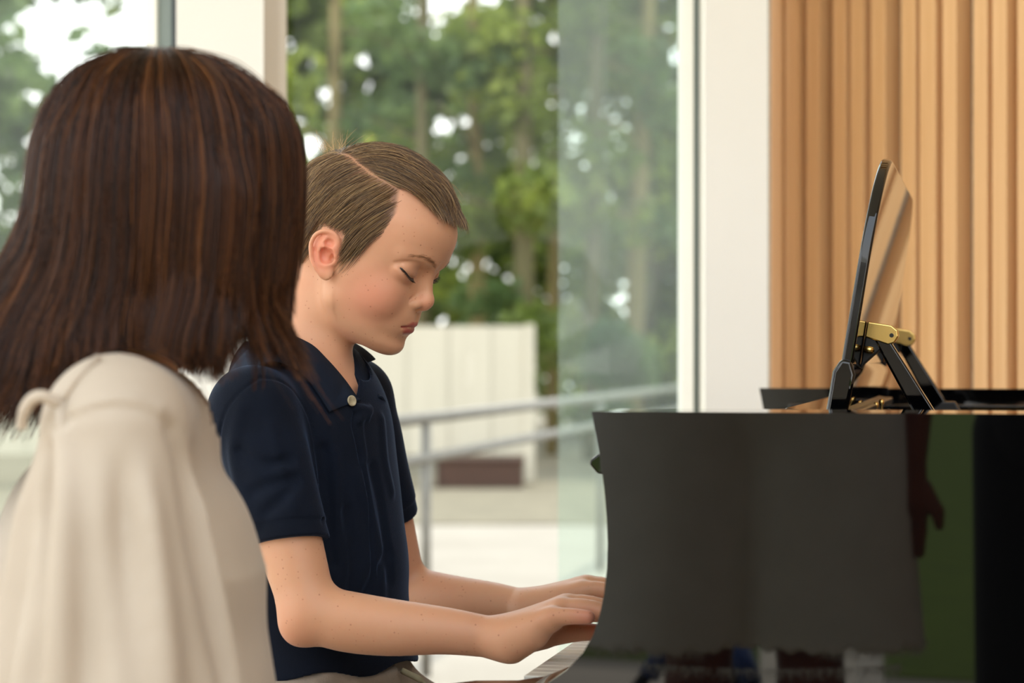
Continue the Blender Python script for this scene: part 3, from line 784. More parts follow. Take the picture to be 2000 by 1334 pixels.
# right hand: wrist bent up, little finger stretched out, others curved down to the keys
hand(wr_r, 12, -21, 1,
     [[(.050, -.023, .001, .0098), (.062, -.029, .003, .0088), (.077, -.033, -.001, .0078), (.088, -.035, -.005, .0071), (.095, -.036, -.008, .0064)],
      [(.060, -.009, .004, .0105), (.080, -.010, .003, .0096), (.105, -.011, -.010, .0084), (.120, -.012, -.032, .0075), (.127, -.012, -.050, .0062)],
      [(.062, .009, .005, .0105), (.083, .010, .003, .0098), (.110, .011, -.014, .0086), (.124, .011, -.038, .0076), (.130, .011, -.056, .0062)],
      [(.058, .025, .002, .0102), (.078, .028, -.001, .0094), (.102, .030, -.018, .0082), (.114, .031, -.040, .0073), (.119, .031, -.055, .0060)]],
     [(.020, .020, -.010, .0130), (.044, .032, -.016, .0108), (.068, .034, -.022, .0090), (.092, .031, -.031, .0074)])
hand(wr_l, 8, -16, -1,
     [[(.052, -.024, .000, .0098), (.070, -.029, -.002, .0088), (.090, -.032, -.016, .0078), (.102, -.034, -.030, .0068), (.106, -.034, -.038, .0058)],
      [(.060, -.009, .005, .0105), (.082, -.010, .002, .0096), (.106, -.011, -.014, .0084), (.118, -.012, -.034, .0075), (.123, -.012, -.041, .0062)],
      [(.062, .009, .006, .0105), (.085, .010, .002, .0098), (.110, .011, -.016, .0086), (.122, .011, -.034, .0076), (.127, .011, -.043, .0062)],
      [(.058, .025, .003, .0102), (.080, .028, .002, .0094), (.104, .031, -.010, .0082), (.118, .032, -.028, .0073), (.123, .032, -.038, .0060)]],
     [(.022, .022, -.010, .0130), (.044, .034, -.014, .0108), (.066, .038, -.020, .0090), (.088, .036, -.028, .0074)])
# legs, mostly below the picture
kn_r = nv(W(1010, 1480, 2.12)); kn_l = nv(W(1040, 1475, 2.36))
hp_r = off(hip, .0, -.075, -.05); hp_l = off(hip, .0, .075, -.05)
kn_r[2] = .540; kn_l[2] = .540
for h_, k_, dy in ((hp_r, kn_r, -.02), (hp_l, kn_l, .02)):
    BF.cap(h_, k_, .070, .050, .02)
    an = nv((k_[0]-.06, k_[1]+dy, .09)); BF.cap(k_+nv((0, 0, -.01)), an, .047, .030, .02)
    BF.cap(an+nv((-.02, 0, -.045)), an+nv((.12, 0, -.058)), .030, .022, .02)
# ------------------------------------------------------------------ rays from the lens used to find where a drawn point lies on a surface
def hit(field, px, py, d0=1.7, d1=2.7, n=1200):
    ds = np.linspace(d0, d1, n); P = np.array([W(px, py, d) for d in ds], np.float32)
    q = np.concatenate([field(P[i:i+40]) for i in range(0, n, 40)])
    k = np.nonzero(q < 0)[0]
    return P[k[0]] if len(k) else P[n//2]
def nrm(field, p, e=.002):
    P = np.array([p]*6, np.float32)+np.array([(e,0,0),(-e,0,0),(0,e,0),(0,-e,0),(0,0,e),(0,0,-e)], np.float32)
    q = field(P); g = np.array([q[0]-q[1], q[2]-q[3], q[4]-q[5]]); return g/np.linalg.norm(g)
# ------------------------------------------------------------------ polo shirt
BRf = np.asarray(BR, np.float32)
def sleeve_fn(sh, el, r0, r1, tcut, tilt=0.0):
    sh = nv(sh); el = nv(el); ax = (el-sh); L = np.linalg.norm(ax); ax = ax/L
    mid = sh+ax*L*.22
    end = sh+ax*L*(tcut+.1)
    pn = ax+nv((tilt, 0, 0)); pn = pn/np.linalg.norm(pn); pc = sh+ax*L*tcut
    def fn(P):
        d = np.minimum(sd_capsule(P, sh, mid, r0, r0*.985), sd_capsule(P, mid, end, r0*.985, r1))
        d = d+.0009*hash_noise(P, 90, 3)
        band = (P-pc)@pn
        d = d+np.clip((band+.0175)/.0012, 0, 1)*.0012
        return smax(d, band, .0015)
    return fn, (sh+end)/2, L*tcut/2+.06
SF = Field()
SF.ell(chest+nv((0, 0, .005)), (.090, .119, .132), .0, R=BRf)
SF.ell(belly, (.088, .112, .150), .03, R=BRf)
SF.ell(hip+nv((0, 0, .02)), (.092, .122, .095), .03, R=BRf)
nb2 = off(neck_base, .0, 0, -.034)
SF.cap(sh_r, nb2, .039, .038, .022); SF.cap(sh_l, nb2, .039, .038, .022)
for sh_, el_, tl in ((sh_r, el_r, -.17), (sh_l, el_l, -.10)):
    f_, c_, r_ = sleeve_fn(sh_, el_, .0430, .0390, .655 if sh_ is sh_r else .60, tl)
    SF.add(f_, c_, r_, .013)
SF.add(lambda P: .0011*hash_noise(P, 34, 7)+.0006*hash_noise(P, 85, 9), chest, 9.0, 0, 'disp')
SF0 = Field(); SF0.p = list(SF.p)
def on_shirt(pts, off_=0.0):
    out = []
    for p in pts:
        h_ = hit(SF0, p[0], p[1], 1.9, 2.6, 800); n_ = nrm(SF0, h_); out.append(tuple(h_+n_*off_))
    return out
def spoly(pts, r, k, op, off_=0.0, n=4):
    q = on_shirt(pts, off_); pr = spline(np.array([t_+(r,) for t_ in q]), n); pp = pr[:, :3].astype(np.float32); c = pp.mean(0)
    SF.add(lambda P: sd_poly(P, pp, pr[:, 3]), c, float(np.linalg.norm(pp-c, axis=1).max()+r), k, op); return pp
# seams
arm_seam = [(508, 738), (540, 742), (575, 765), (602, 812), (618, 880), (627, 960), (628, 1020)]
spoly(arm_seam, .0012, .0022, 's', .0003)
spoly([(508, 738), (470, 765), (440, 805), (428, 860)], .0012, .0022, 's', .0003)
spoly([(508, 738), (520, 715), (548, 690)], .0009, .0018, 's', .0003)
# folds: ridges (soft ropes just under the cloth) and valleys
for pts, r in (([(640, 830), (655, 930), (650, 1080), (640, 1190)], .0050),
               ([(470, 800), (455, 880), (470, 960), (500, 1020)], .0040), ([(700, 930), (735, 1050), (745, 1170)], .0045), ([(745, 820), (752, 900), (765, 960)], .0040),
               ([(530, 830), (545, 900), (575, 990)], .0030)):
    spoly(pts, r, .009, 'u', -.0036)
for pts, r in (([(632, 880), (640, 980), (650, 1100)], .0040), ([(520, 1000), (550, 975), (580, 940)], .0022), ([(727, 915), (745, 1000), (762, 1130)], .0030),
               ([(470, 880), (510, 905), (565, 900)], .0020), ([(495, 960), (530, 945), (575, 935)], .0018),
               ([(678, 1000), (690, 1100), (680, 1200)], .0030), ([(705, 1180), (735, 1120), (760, 1080)], .0028)):
    spoly(pts, r, .010, 's', .0016)
# placket slit, crease and the rumpled end of the placket
spoly([(694, 800), (690, 830), (697, 862), (705, 905)], .0022, .002, 's', .0002)
spoly([(704, 815), (706, 850), (712, 890), (708, 910)], .0026, .003, 'u', -.0008)
spoly([(708, 912), (717, 970), (724, 1040), (727, 1160)], .0016, .0030, 's', .0008)
spoly([(712, 912), (722, 970), (730, 1040), (733, 1160)], .0024, .004, 'u', -.0012)
for a, b, r in (((697, 798), (718, 806), .0046), ((702, 812), (722, 800), .0040), ((700, 822), (716, 815), .0036)):
    spoly([a, ((a[0]+b[0])/2, (a[1]+b[1])/2-3), b], r, .0035, 'u', .0004)
shell_th = .0036
nkA, nkB = neck_base+nv((0, 0, -.02)), neck_top
def shirt_fn(P):
    d = SF(P)
    q = smax(d, -(d+shell_th), 0)
    q = smax(q, .734-P[:, 2]+.004*np.sin(P[:, 0]*60+P[:, 1]*30), .002)
    neck = np.minimum(sd_capsule(P, nkA, nkB, .045, .052), sd_capsule(P, off(nkA, .034, 0, -.016), off(nkB, .05, 0, 0), .030, .05))
    neck = np.minimum(neck, sd_capsule(P, nv(W(678, 752, 2.135)), nv(W(655, 690, 2.165)), .019, .030))
    return smax(q, -neck, .002)
import time
M['navy'] = None
t = NT('navy_pique'); v = t.coord('Object'); f = t.noise(v, 14, 4, .6)
col = t.ramp(f, [(0.3, rgb(9, 15, 27)), (0.7, rgb(12, 20, 35))])
t.bsdf(col, 0.9); t.b.inputs['Sheen Weight'].default_value = 0.24; t.b.inputs['Sheen Roughness'].default_value = .4; t.b.inputs['Sheen Tint'].default_value = rgb(120, 150, 200)
t.b.inputs['Specular IOR Level'].default_value = .2
vr = t.node('ShaderNodeTexVoronoi'); vr.inputs['Scale'].default_value = 900; t.link(v, vr.inputs['Vector'])
t.bump(vr.outputs['Distance'], .35, .0006); M['navy'] = t.m
t = NT('navy_rib'); v = t.coord('UV'); wv = t.node('ShaderNodeTexWave'); wv.inputs['Scale'].default_value = 30; t.link(v, wv.inputs['Vector'])
t.bsdf(rgb(8, 13, 24), 0.9); t.b.inputs['Sheen Weight'].default_value = 0.15; t.b.inputs['Sheen Tint'].default_value = rgb(120, 150, 200); t.b.inputs['Specular IOR Level'].default_value = .2
t.bump(wv.outputs[1], .8, .0012); M['navy_rib'] = t.m
# skin
def skin_mat(name, freck=True):
    t = NT(name); at = t.node('ShaderNodeAttribute'); at.attribute_name = 'tint'
    v = t.coord('Object'); f1 = t.noise(v, 45, 4, .6); f2 = t.noise(v, 9, 3, .5)
    col = t.mix(t.math('MULTIPLY', t.math('SUBTRACT', f2, .45, True), .55), at.outputs[0], rgb(206, 126, 100))
    col = t.mix(t.math('MULTIPLY', t.math('SUBTRACT', f1, .5, True), .35), col, rgb(196, 120, 92))
    if freck:
        for sc, th, pr, c in ((95, .085, .45, rgb(160, 92, 62)), (180, .13, .58, rgb(180, 112, 78)), (48, .038, .55, rgb(128, 68, 48))):
            vo = t.node('ShaderNodeTexVoronoi'); vo.inputs['Scale'].default_value = sc; t.link(v, vo.inputs['Vector'])
            sp = t.node('ShaderNodeSeparateColor'); t.link(vo.outputs['Color'], sp.inputs[0])
            on = t.math('GREATER_THAN', sp.outputs[0], pr)
            m = t.math('MULTIPLY', t.math('LESS_THAN', vo.outputs['Distance'], th), on)
            col = t.mix(t.math('MULTIPLY', m, .55), col, c)
    t.bsdf(col, .48); b = t.b; b.inputs['Subsurface Weight'].default_value = .22; b.inputs['Subsurface Radius'].default_value = (.012, .005, .003); b.inputs['Subsurface Scale'].default_value = 1.0
    b.inputs['Specular IOR Level'].default_value = .42
    b.inputs['Sheen Weight'].default_value = .12
    t.bump(t.noise(v, 420, 3, .6), .10, .0006); return t.m
M['skin'] = skin_mat('skin')
boy = thing('person', 'boy in a navy polo shirt looking down and playing the piano keys', 'person', (float(hip[0]), float(hip[1]), 0.0))
def rel(o, root):      # parent keeping world coordinates
    o.parent = root; o.matrix_parent_inverse = Matrix.Translation(-Vector(root.location))
    return o
t0 = time.time()
V, Q = field_mesh(BF, (-.52, 1.86, -.03), (.46, 2.80, 1.34), .0017)
print('T body', len(V), round(time.time()-t0, 1)); t0 = time.time()
body = rel(np_mesh('body', V, Q, M['skin']), boy)
H = (V-nv(HO))@HRf
def lin(r, g, b): return np.array(rgb(r, g, b)[:3])
C = np.tile(lin(216, 160, 124), (len(V), 1))
def blend(C, m, c, a=1.0): m = np.clip(m, 0, 1)[:, None]*a; return C*(1-m)+c*m
def blob(X, c, r, s=1.0): return np.clip(1.35-np.linalg.norm((X-np.array(c))/np.array(r), axis=1)*1.35, 0, 1)**s
Hy = H.copy(); Hy[:, 1] = np.abs(Hy[:, 1])
C = blend(C, blob(Hy, (.050, .050, -.042), (.046, .036, .040)), lin(216, 128, 104), .48)
C = blend(C, blob(Hy, (.086, .0, -.034), (.014, .014, .012)), lin(226, 142, 116), .6)
C = blend(C, blob(Hy, (.070, .034, -.012), (.018, .020, .012)), lin(196, 136, 104), .55)
C = blend(C, blob(Hy, (-.006, .072, -.018), (.024, .012, .032)), lin(226, 134, 106), .85)
for pp, rr_, c in ((LUp[0], LUp[1], lin(170, 74, 68)), (LLp[0], LLp[1], lin(160, 54, 56))):
    sel = np.nonzero((H[:, 0] > .06) & (np.abs(H[:, 1]) < .03) & (H[:, 2] < -.05) & (H[:, 2] > -.08))[0]
    dd = sd_poly(H[sel].astype(np.float32), pp, rr_)
    m = np.zeros(len(V)); m[sel] = np.clip((.0014-dd)/.0010, 0, 1); C = blend(C, m, c, .9)
for pp, rr_ in FT:      # finger ends are pinker
    C = blend(C, np.clip(1-np.linalg.norm(V-pp[-1], axis=1)/.022, 0, 1), lin(224, 140, 118), .8)
for e_ in (el_r, el_l): C = blend(C, blob(V, e_+nv((-.02, 0, -.02)), (.05, .05, .05)), lin(214, 134, 104), .4)
# scalp under the hair
def hz(x): return np.interp(x, [-.09, -.064, -.045, -.030, -.024, -.018, .004, .008, .013, .020, .027, .036, .043, .047, .054, .070, .078, .085], [-.029, -.034, -.034, -.030, -.020, .010, .012, .002, -.012, -.012, -.002, .010, .022, .044, .058, .068, .074, .2])
yp_ = np.interp(H[:, 0], [-.03, .02, .04, .06, .078], [-.03, -.035, -.042, -.034, -.01])
C = blend(C, np.clip((H[:, 2]-hz(H[:, 0]))/.006, 0, 1)*(np.linalg.norm(V-HO, axis=1) < .13)*np.clip(1-((H[:, 0]-(.0350+(.0641-H[:, 2])*.42))/.004)*(H[:, 1] < yp_), 0, 1), lin(104, 78, 54), .9)
part = np.array([((hit(BF, a, b, 2.0, 2.35, 500)-nv(HO))@HRf) for a, b in ((665, 300), (698, 320), (722, 340), (750, 356), (776, 368), (804, 380), (834, 402), (862, 419), (886, 436))])
def ypart(x): return np.interp(x, part[:, 0], part[:, 1])
C = blend(C, np.clip((.0011-np.abs(H[:, 1]-ypart(H[:, 0])))/.0008, 0, 1)*(H[:, 0] > part[0, 0]-.002)*(H[:, 2] > .05)*(H[:, 0] < part[4, 0]), lin(190, 144, 110), .75)
vcol(body, 'tint', C)
V, Q = field_mesh(shirt_fn, (-.48, 1.90, .66), (.0, 2.62, 1.13), .0017)
print('T shirt', len(V), round(time.time()-t0, 1))
shirt = rel(np_mesh('polo_shirt', V, Q, M['navy']), boy)
# collar
def mir(p): p = nv(p); return p-2*bL*float((p-neck_base)@bL)
def nh(a, b): h_ = hit(BF, a, b, 1.95, 2.4); return h_+nv((0, -.0045, 0))
cf = hit(SF0, 701, 779, 1.9, 2.6)+np.array([0, -.002, 0])
fold = [neck_base+nv((0, 0, .034))-bF*.046, nv(W(548, 652, 2.158)), nh(604, 669), nh(640, 701), None, nv(cf)]
fold[4] = (fold[3]+fold[5])*.5*.0+nv(W(674, 741, float(fold[3][1])+.006))
edge = [neck_base+nv((0, 0, -.012))-bF*.066, None, None, None, None, None]
epx = [(0, 0), (515, 716), (566, 722), (604, 752), (640, 806), (699, 782)]
for i in range(1, 6):
    h_ = hit(SF0, epx[i][0], epx[i][1], 1.9, 2.6); edge[i] = h_+nrm(SF0, h_)*.0042
def collar_half(fold, edge, name):
    tt_ = np.linspace(0, 5, 61); Fd = np.stack([np.interp(tt_, range(6), np.array(fold)[:, c]) for c in range(3)], 1); Ed = np.stack([np.interp(tt_, range(6), np.array(edge)[:, c]) for c in range(3)], 1)
    Fs = spline(np.array(fold), 12); Es = spline(np.array(edge), 12); w_ = np.clip((3.3-tt_)/.5, 0, 1)[:, None]; Fd = Fs; Ed = Es*w_+Ed*(1-w_); n = len(Fd); rows = 9
    V = []; 
    inner = Fd+np.array([0, 0, -.030])
    ctr = np.array([neck_base[0], neck_base[1], 0])
    for j in range(4):
        tt = j/4; q = inner*(1-tt)+Fd*tt; V.append(q)
    for j in range(rows):
        tt = j/(rows-1); q = Fd*(1-tt)+Ed*tt
        out = q-ctr; out[:, 2] = 0; out /= np.linalg.norm(out, axis=1)[:, None]
        fade = np.clip((5-tt_)/1.3, 0, 1)[:, None]; q = q+out*(.0055*math.sin(PI*tt)**.7)*fade+np.array([0, 0, .003*math.sin(PI*tt)])*fade
        V.append(q)
    V = np.array(V); R_, n_ = V.shape[:2]
    Fc = [(j*n_+i, j*n_+i+1, (j+1)*n_+i+1, (j+1)*n_+i) for j in range(R_-1) for i in range(n_-1)]
    o = np_mesh(name, V.reshape(-1, 3), Fc, M['navy_rib'])
    uv = o.data.uv_layers.new(name='UV'); L = np.empty(len(o.data.loops), np.int32); o.data.loops.foreach_get('vertex_index', L)
    uvv = np.stack([(L % n_)/(n_-1)*1.0, (L//n_)/(R_-1)*1.0], 1); uvv[:, 0], uvv[:, 1] = uvv[:, 1].copy(), uvv[:, 0].copy()
    uv.data.foreach_set('uv', uvv.astype(np.float32).ravel())
    m = o.modifiers.new('s', 'SOLIDIFY'); m.thickness = .0022; m.offset = 1
    m = o.modifiers.new('b', 'BEVEL'); m.width = .0006; m.segments = 2
    return o
for o in (collar_half(fold, edge, 'collar'), collar_half([mir(p) for p in fold], [mir(p) for p in edge], 'collar')):
    o.parent = shirt
bt = lathe(bmesh.new(), [(.0001, 0), (.0050, 0), (.0055, .0008), (.0055, .0016), (.0048, .0022), (.0040, .0016), (.0001, .0014)], n=20)
b_ = obj('button', bt, noisy('horn_button', rgb(150, 136, 108), rgb(196, 182, 150), .3, 200), shirt, sm=True)
bp = hit(SF0, 682, 785, 1.9, 2.6); bn_ = nrm(SF0, bp)
b_.location = Vector(bp+bn_*.003); b_.rotation_euler = Vector(bn_+np.array([.5, -.6, 0])).to_track_quat('Z', 'Y').to_euler()
# trousers
TF = Field()
TF.ell(hip+nv((0, 0, -.018)), (.0895, .1185, .112), .0, R=BRf)
for h_, k_, dy in ((hp_r, kn_r, -.02), (hp_l, kn_l, .02)):
    TF.cap(h_+nv((0, 0, .004)), k_+nv((0, 0, .004)), .082, .060, .03)
    an = nv((k_[0]-.06, k_[1]+dy, .12)); TF.cap(k_, an, .060, .046, .02)
TF.add(lambda P: .0022*hash_noise(P, 45, 17)+.0012*hash_noise(P, 110, 19), hip, 9.0, 0, 'disp')
TF0 = Field(); TF0.p = list(TF.p)
for pts, r in (([(640, 1312), (690, 1306), (740, 1322), (780, 1340)], .007), ([(700, 1340), (745, 1318), (765, 1306)], .007), ([(620, 1325), (650, 1318), (700, 1330)], .005)):
    q = [tuple(hit(TF0, a, b, 1.9, 2.6)+np.array([0, .0, -.004])) for a, b in pts]
    pr = spline(np.array([t_+(r,) for t_ in q]), 4); pp = pr[:, :3].astype(np.float32); c = pp.mean(0)
    TF.add(lambda P, pp=pp, pr=pr: sd_poly(P, pp, pr[:, 3]), c, float(np.linalg.norm(pp-c, axis=1).max()+r), .008, 'u')
def tr_fn(P):
    d = TF(P); q = smax(d, -(d+.004), 0); q = smax(q, P[:, 2]-.755, .003); return smax(q, .125-P[:, 2], .003)
V, Q = field_mesh(tr_fn, (-.50, 1.90, .10), (.42, 2.72, .78), .0032)
M['grey_cloth'] = noisy('grey_cotton', rgb(140, 126, 112), rgb(158, 144, 130), .9, 20, .2, 500)
trs = rel(np_mesh('trousers', V, Q, M['grey_cloth']), boy)
ws_ = [nv(W(786, 1310, 2.16)), nv(W(800, 1317, 2.155)), nv(W(818, 1326, 2.15)), nv(W(832, 1337, 2.15)), nv(W(850, 1350, 2.15))]
dc = rel(obj('drawstring', tube(bmesh.new(), spline(np.array(ws_), 4).tolist(), [.0032]*10+[.0018]*7, 10), noisy('drawstring', rgb(140, 132, 106), rgb(156, 148, 120), .8, 80), None, sm=True), boy)
# shoes on the floor
for k_, dy in ((kn_r, -.02), (kn_l, .02)):
    SH = Field(); an = nv((k_[0]-.06, k_[1]+dy, .0))
    SH.cap(an+nv((-.03, 0, .055)), an+nv((.11, 0, .038)), .040, .034, .02); SH.cap(an+nv((0, 0, .06)), an+nv((0, 0, .10)), .042, .040, .02)
    V, Q = field_mesh(lambda P: smax(SH(P), .004-P[:, 2], .004), an+nv((-.10, -.07, -.01)), an+nv((.17, .07, .16)), .004)
    rel(np_mesh('shoe', V, Q, M['satin']), boy)
# ------------------------------------------------------------------ brows, lashes, hair
def hair_mat(name, stops, rough=.35, spec=.5, trans=0.0):
    t = NT(name); hi = t.node('ShaderNodeHairInfo'); col = t.ramp(hi.outputs['Random'], stops)
    t.bsdf(col, rough); t.b.inputs['Specular IOR Level'].default_value = spec
    if trans:
        tl = t.node('ShaderNodeBsdfTranslucent'); t.link(col, tl.inputs[0]); mx = t.node('ShaderNodeMixShader'); mx.inputs[0].default_value = trans
        t.link(t.b.outputs[0], mx.inputs[1]); t.link(tl.outputs[0], mx.inputs[2]); t.link(mx.outputs[0], t.out.inputs['Surface'])
    return t.m
M['boy_hair'] = hair_mat('boy_hair', [(0, rgb(48, 32, 18)), (.45, rgb(104, 75, 45)), (.85, rgb(156, 121, 78)), (1, rgb(214, 178, 126))], .32, .7, .12)
M['lash'] = hair_mat('lash', [(0, rgb(42, 28, 20)), (1, rgb(70, 48, 32))])
M['brow'] = hair_mat('brow', [(0, rgb(110, 78, 52)), (1, rgb(150, 112, 78))])
hr = np.random.RandomState(3)
lash = []; brow = []
for sgn in (-1, 1):
    S3 = spline(np.array(slit3), 8)
    for q in range(110):
        a = S3[hr.randint(4, len(S3)-3)]; b = a*np.array([1, sgn, 1])
        L = hr.uniform(.0030, .0058)*(.7 if sgn > 0 else 1); out = np.array([.75, sgn*(.45+(abs(a[1])-.030)*25), -.55]); out /= np.linalg.norm(out)
        pts = [b+np.array([0, 0, .0006]), b+out*L*.5+np.array([0, 0, -.0006]), b+out*L+np.array([.0004, 0, .0006])]
        lash.append(np.array([hw(p) for p in pts]))
    S3 = spline(np.array(brow3), 8)
    for q in range(170):
        i = hr.randint(0, len(S3)-1); a = S3[i]*np.array([1, sgn, 1]); tt = i/len(S3)
        jit = np.array([0, hr.normal()*.001, hr.normal()*.0016*(1-tt*.5)]); L = hr.uniform(.004, .007)
        dirn = np.array([-.35, sgn*.9, .25-.6*tt]); dirn /= np.linalg.norm(dirn)
        a2 = a+jit; 
        e = a2+dirn*L; m_ = (a2+e)/2
        for k_, z_ in ((m_, .0), (e, .0)): k_[0] = max(k_[0], surf_x(abs(k_[1]), k_[2], .095, .04)+.0004) if abs(k_[1]) < .055 else k_[0]
        brow.append(np.array([hw(p) for p in (a2, m_, e)]))
rel(curves_obj('eyelashes', lash, .00013, M['lash'], tip=.4), boy)
rel(curves_obj('eyebrow', brow, .00009, M['brow'], tip=.3), boy)
eye_line = []
for sgn in (-1, 1):
    S3 = spline(np.array(slit3), 4)*np.array([1, sgn, 1]); eye_line.append(S3)
for S3 in eye_line: rel(obj('eye', tube(bmesh.new(), [hw(p+np.array([-.0004, 0, .0000])).tolist() for p in S3[1:-1]], [.0005]+[.0010]*(len(S3)-4)+[.0005], 6), M['satin'], None, sm=True), boy)
SCP = Field()
SCP.ell((.003, 0, .024), (.0855, .0675, .0720), 0.0); SCP.ell((-.024, 0, .004), (.055, .060, .058), .01); SCP.add(face_loft, (.02, 0, -.03), .10, .008)
SCP.cap((-.020, 0, -.045), (-.06, 0, -.12), .0385, .041, .014)
def sgrad(P, e=.0015):
    g = np.stack([SCP(P+np.array(v_, np.float32)*e)-SCP(P-np.array(v_, np.float32)*e) for v_ in ((1, 0, 0), (0, 1, 0), (0, 0, 1))], 1)
    return g/np.maximum(np.linalg.norm(g, axis=1)[:, None], 1e-9)
def zpart(x): return np.interp(x, part[:, 0], part[:, 2])
N = 44000
d = hr.normal(size=(N, 3)); d /= np.linalg.norm(d, axis=1)[:, None]
P = (np.array([.0, 0, .02])+d*np.array([.09, .07, .08])).astype(np.float32)
for _ in range(3): P = P-sgrad(P)*SCP(P)[:, None]
hl = hz(P[:, 0])+hr.normal(size=N)*.0016
keep = (P[:, 2] > hl)
gap = np.abs(P[:, 1]-ypart(P[:, 0])+.0008*hash_noise(P, 300, 2)) < .0003
keep &= ~(gap & (P[:, 0] > part[0, 0]))
P = P[keep]; N = len(P)
above = (P[:, 1] > ypart(P[:, 0]))
ok_ = above | (P[:, 0] < .0350+(.0641-P[:, 2])*.42+hr.normal(size=N)*.0028)
P = P[ok_]; N = len(P); above = above[ok_]
crown = part[0]
m_ = 14
S = np.zeros((N, m_, 3), np.float32); S[:, 0] = P
near_side = ~above
top = above & (P[:, 1] < .062)
L = np.where(near_side, hr.uniform(.030, .055, N), hr.uniform(.045, .085, N))
L = np.where(near_side & (P[:, 0] > .004) & (P[:, 2] < .012), hr.uniform(.010, .020, N), L)
backm = (P[:, 0] < -.03) & (P[:, 2] < .005)
L = np.where(backm, hr.uniform(.008, .016, N), L)
hmax = hr.uniform(.0012, .0062, N)
hmax = np.where(near_side, hmax*.75, hmax*1.25)
hmax = np.where(P[:, 2] < .005, hmax*.4, hmax)
cl = hash_noise(P, 260, 31)             # strands gather in locks
cl2 = hash_noise(P, 620, 33)
zfl = .0703-.0008+hr.normal(size=N)*.0016
p = P.copy()
for j in range(1, m_):
    tt = j/(m_-1)
    g = sgrad(p)
    fs = np.clip((p[:, 0]-.0)/.03, 0, 1); lowf = np.clip((.02-p[:, 2])/.02, 0, 1)
    bk = np.clip((-.02-p[:, 0])/.05, 0, 1)
    D1 = np.stack([-.50+.10*bk+.28*lowf*fs, np.full(N, -.25), -.86-.10*lowf*fs], 1)
    fr = np.clip((p[:, 0]-.055)/.03, 0, 1)
    D2 = np.stack([.92-.25*fr, .22+.45*np.clip((.03-p[:, 0])/.08, 0, 1)-.25*fr, -.16-.55*fr], 1)
    D2 = D2+np.clip((p[:, 1]-.03)/.03, 0, 1)[:, None]*np.array([-.3, 0, -.9])
    rd = p-crown; rd = rd/np.maximum(np.linalg.norm(rd, axis=1)[:, None], 1e-4); D3 = rd+np.array([-.30, 0, -.85])
    D = np.where(above[:, None], D2, D1)
    wb_ = np.clip((crown[0]+.012-P[:, 0])/.022, 0, 1)[:, None]
    D = D*(1-wb_)+D3*wb_
    D = D+np.stack([cl*.12, hash_noise(P, 300, 5)*.10, hash_noise(P, 280, 8)*.10], 1)
    D = D-g*(D*g).sum(1)[:, None]; D = D/np.maximum(np.linalg.norm(D, axis=1)[:, None], 1e-6)
    p = p+(D*(L/(m_-1))[:, None]).astype(np.float32)
    hh = hmax*np.sin(np.clip(tt*1.5, 0, 1)*PI/2)*(1+.40*cl+.25*cl2)*(1-.6*np.clip(tt-.7, 0, 1)/.3)
    dd = SCP(p); p = (p-g*(dd-hh)[:, None]).astype(np.float32)
    S[:, j] = p
# trim the strands at the ear, the nape and the fringe
X_, Y_, Z_ = S[..., 0], S[..., 1], S[..., 2]
jit = hr.normal(size=(N, 1))*.0018
bad = ((np.abs(Y_) > .05) & (X_ > -.026) & (X_ < .008) & (Z_ < .0065+jit)) | ((X_ < -.02) & (Z_ < -.043+jit)) | ((Y_ > -.055) & (X_ > .040) & (Z_ < zfl[:, None]-(X_-.044)*.416-np.clip(Y_-.01, 0, 1)*.2) & above[:, None])
bad[:, 0] = False; bad[:, 1] &= False
kk = np.where(bad.any(1), bad.argmax(1), m_).astype(float)
u_ = np.linspace(0, 1, m_)[None]*(kk[:, None]-1); i0 = np.clip(np.floor(u_).astype(int), 0, m_-2); f_ = (u_-i0)[..., None]
ar_ = np.arange(N)[:, None]; S = S[ar_, i0]*(1-f_)+S[ar_, i0+1]*f_
Wd = (S.reshape(-1, 3)@HRf.T+nv(HO)).reshape(N, m_, 3)
hair = rel(curves_obj('hair', Wd, .00015, M['boy_hair'], tip=.45), boy)
# stray hairs at the crown and fringe
st = []
cw_ = nv(hit(BF, 655, 296, 2.0, 2.4, 400))
for i in range(60):
    b = cw_+hr.normal(size=3)*np.array([.010, .014, .003]); L_ = hr.uniform(.008, .024); dr = np.array([hr.normal()*.55+.05, hr.normal()*.3, 1.0]); dr /= np.linalg.norm(dr)
    cu = np.array([hr.normal()*.5+.3, hr.normal()*.3, -.2])*.25
    st.append([b+dr*L_*s_+cu*L_*s_*s_ for s_ in np.linspace(0, 1, 7)])
for i in range(36):
    b = Wd[hr.choice(np.nonzero(top & (P[:, 0] > .0))[0])]; L_ = hr.uniform(.006, .016); k_ = hr.randint(3, 9)
    dr = b[k_]-b[k_-1]; dr = dr/np.linalg.norm(dr)+hr.normal(size=3)*.30+np.array([0, 0, .15])
    st.append([b[k_]+dr*L_*s_+np.array([.1, 0, -.5])*L_*s_*s_ for s_ in np.linspace(0, 1, 7)])
rel(curves_obj('stray_hair', st, .00019, hair_mat('stray', [(0, rgb(170, 136, 92)), (1, rgb(214, 180, 130))], .4, .5, .3), tip=.4), boy)
print('T hair', N, round(time.time()-t0, 1))
# stool under the boy
M['leather'] = noisy('black_leather', rgb(26, 24, 24), rgb(34, 32, 31), .45, 30, .4, 160)
sx_, sy_ = float(hip[0])-.03, float(hip[1])
stl = thing('piano_bench', 'black padded piano bench under the boy', 'bench', (sx_, sy_, 0), -.2)
obj('cushion', boxm(-.17, .17, -.26, .26, .470, .548), M['leather'], stl, bevel=.02, seg=4)
obj('bench_frame', boxm(-.16, .16, -.25, .25, .41, .47), M['lacquer'], stl, bevel=.004)
for a in (-.135, .135):
    for b in (-.225, .225): obj('leg', boxm(a-.022, a+.022, b-.022, b+.022, 0, .41), M['lacquer'], stl, bevel=.004)
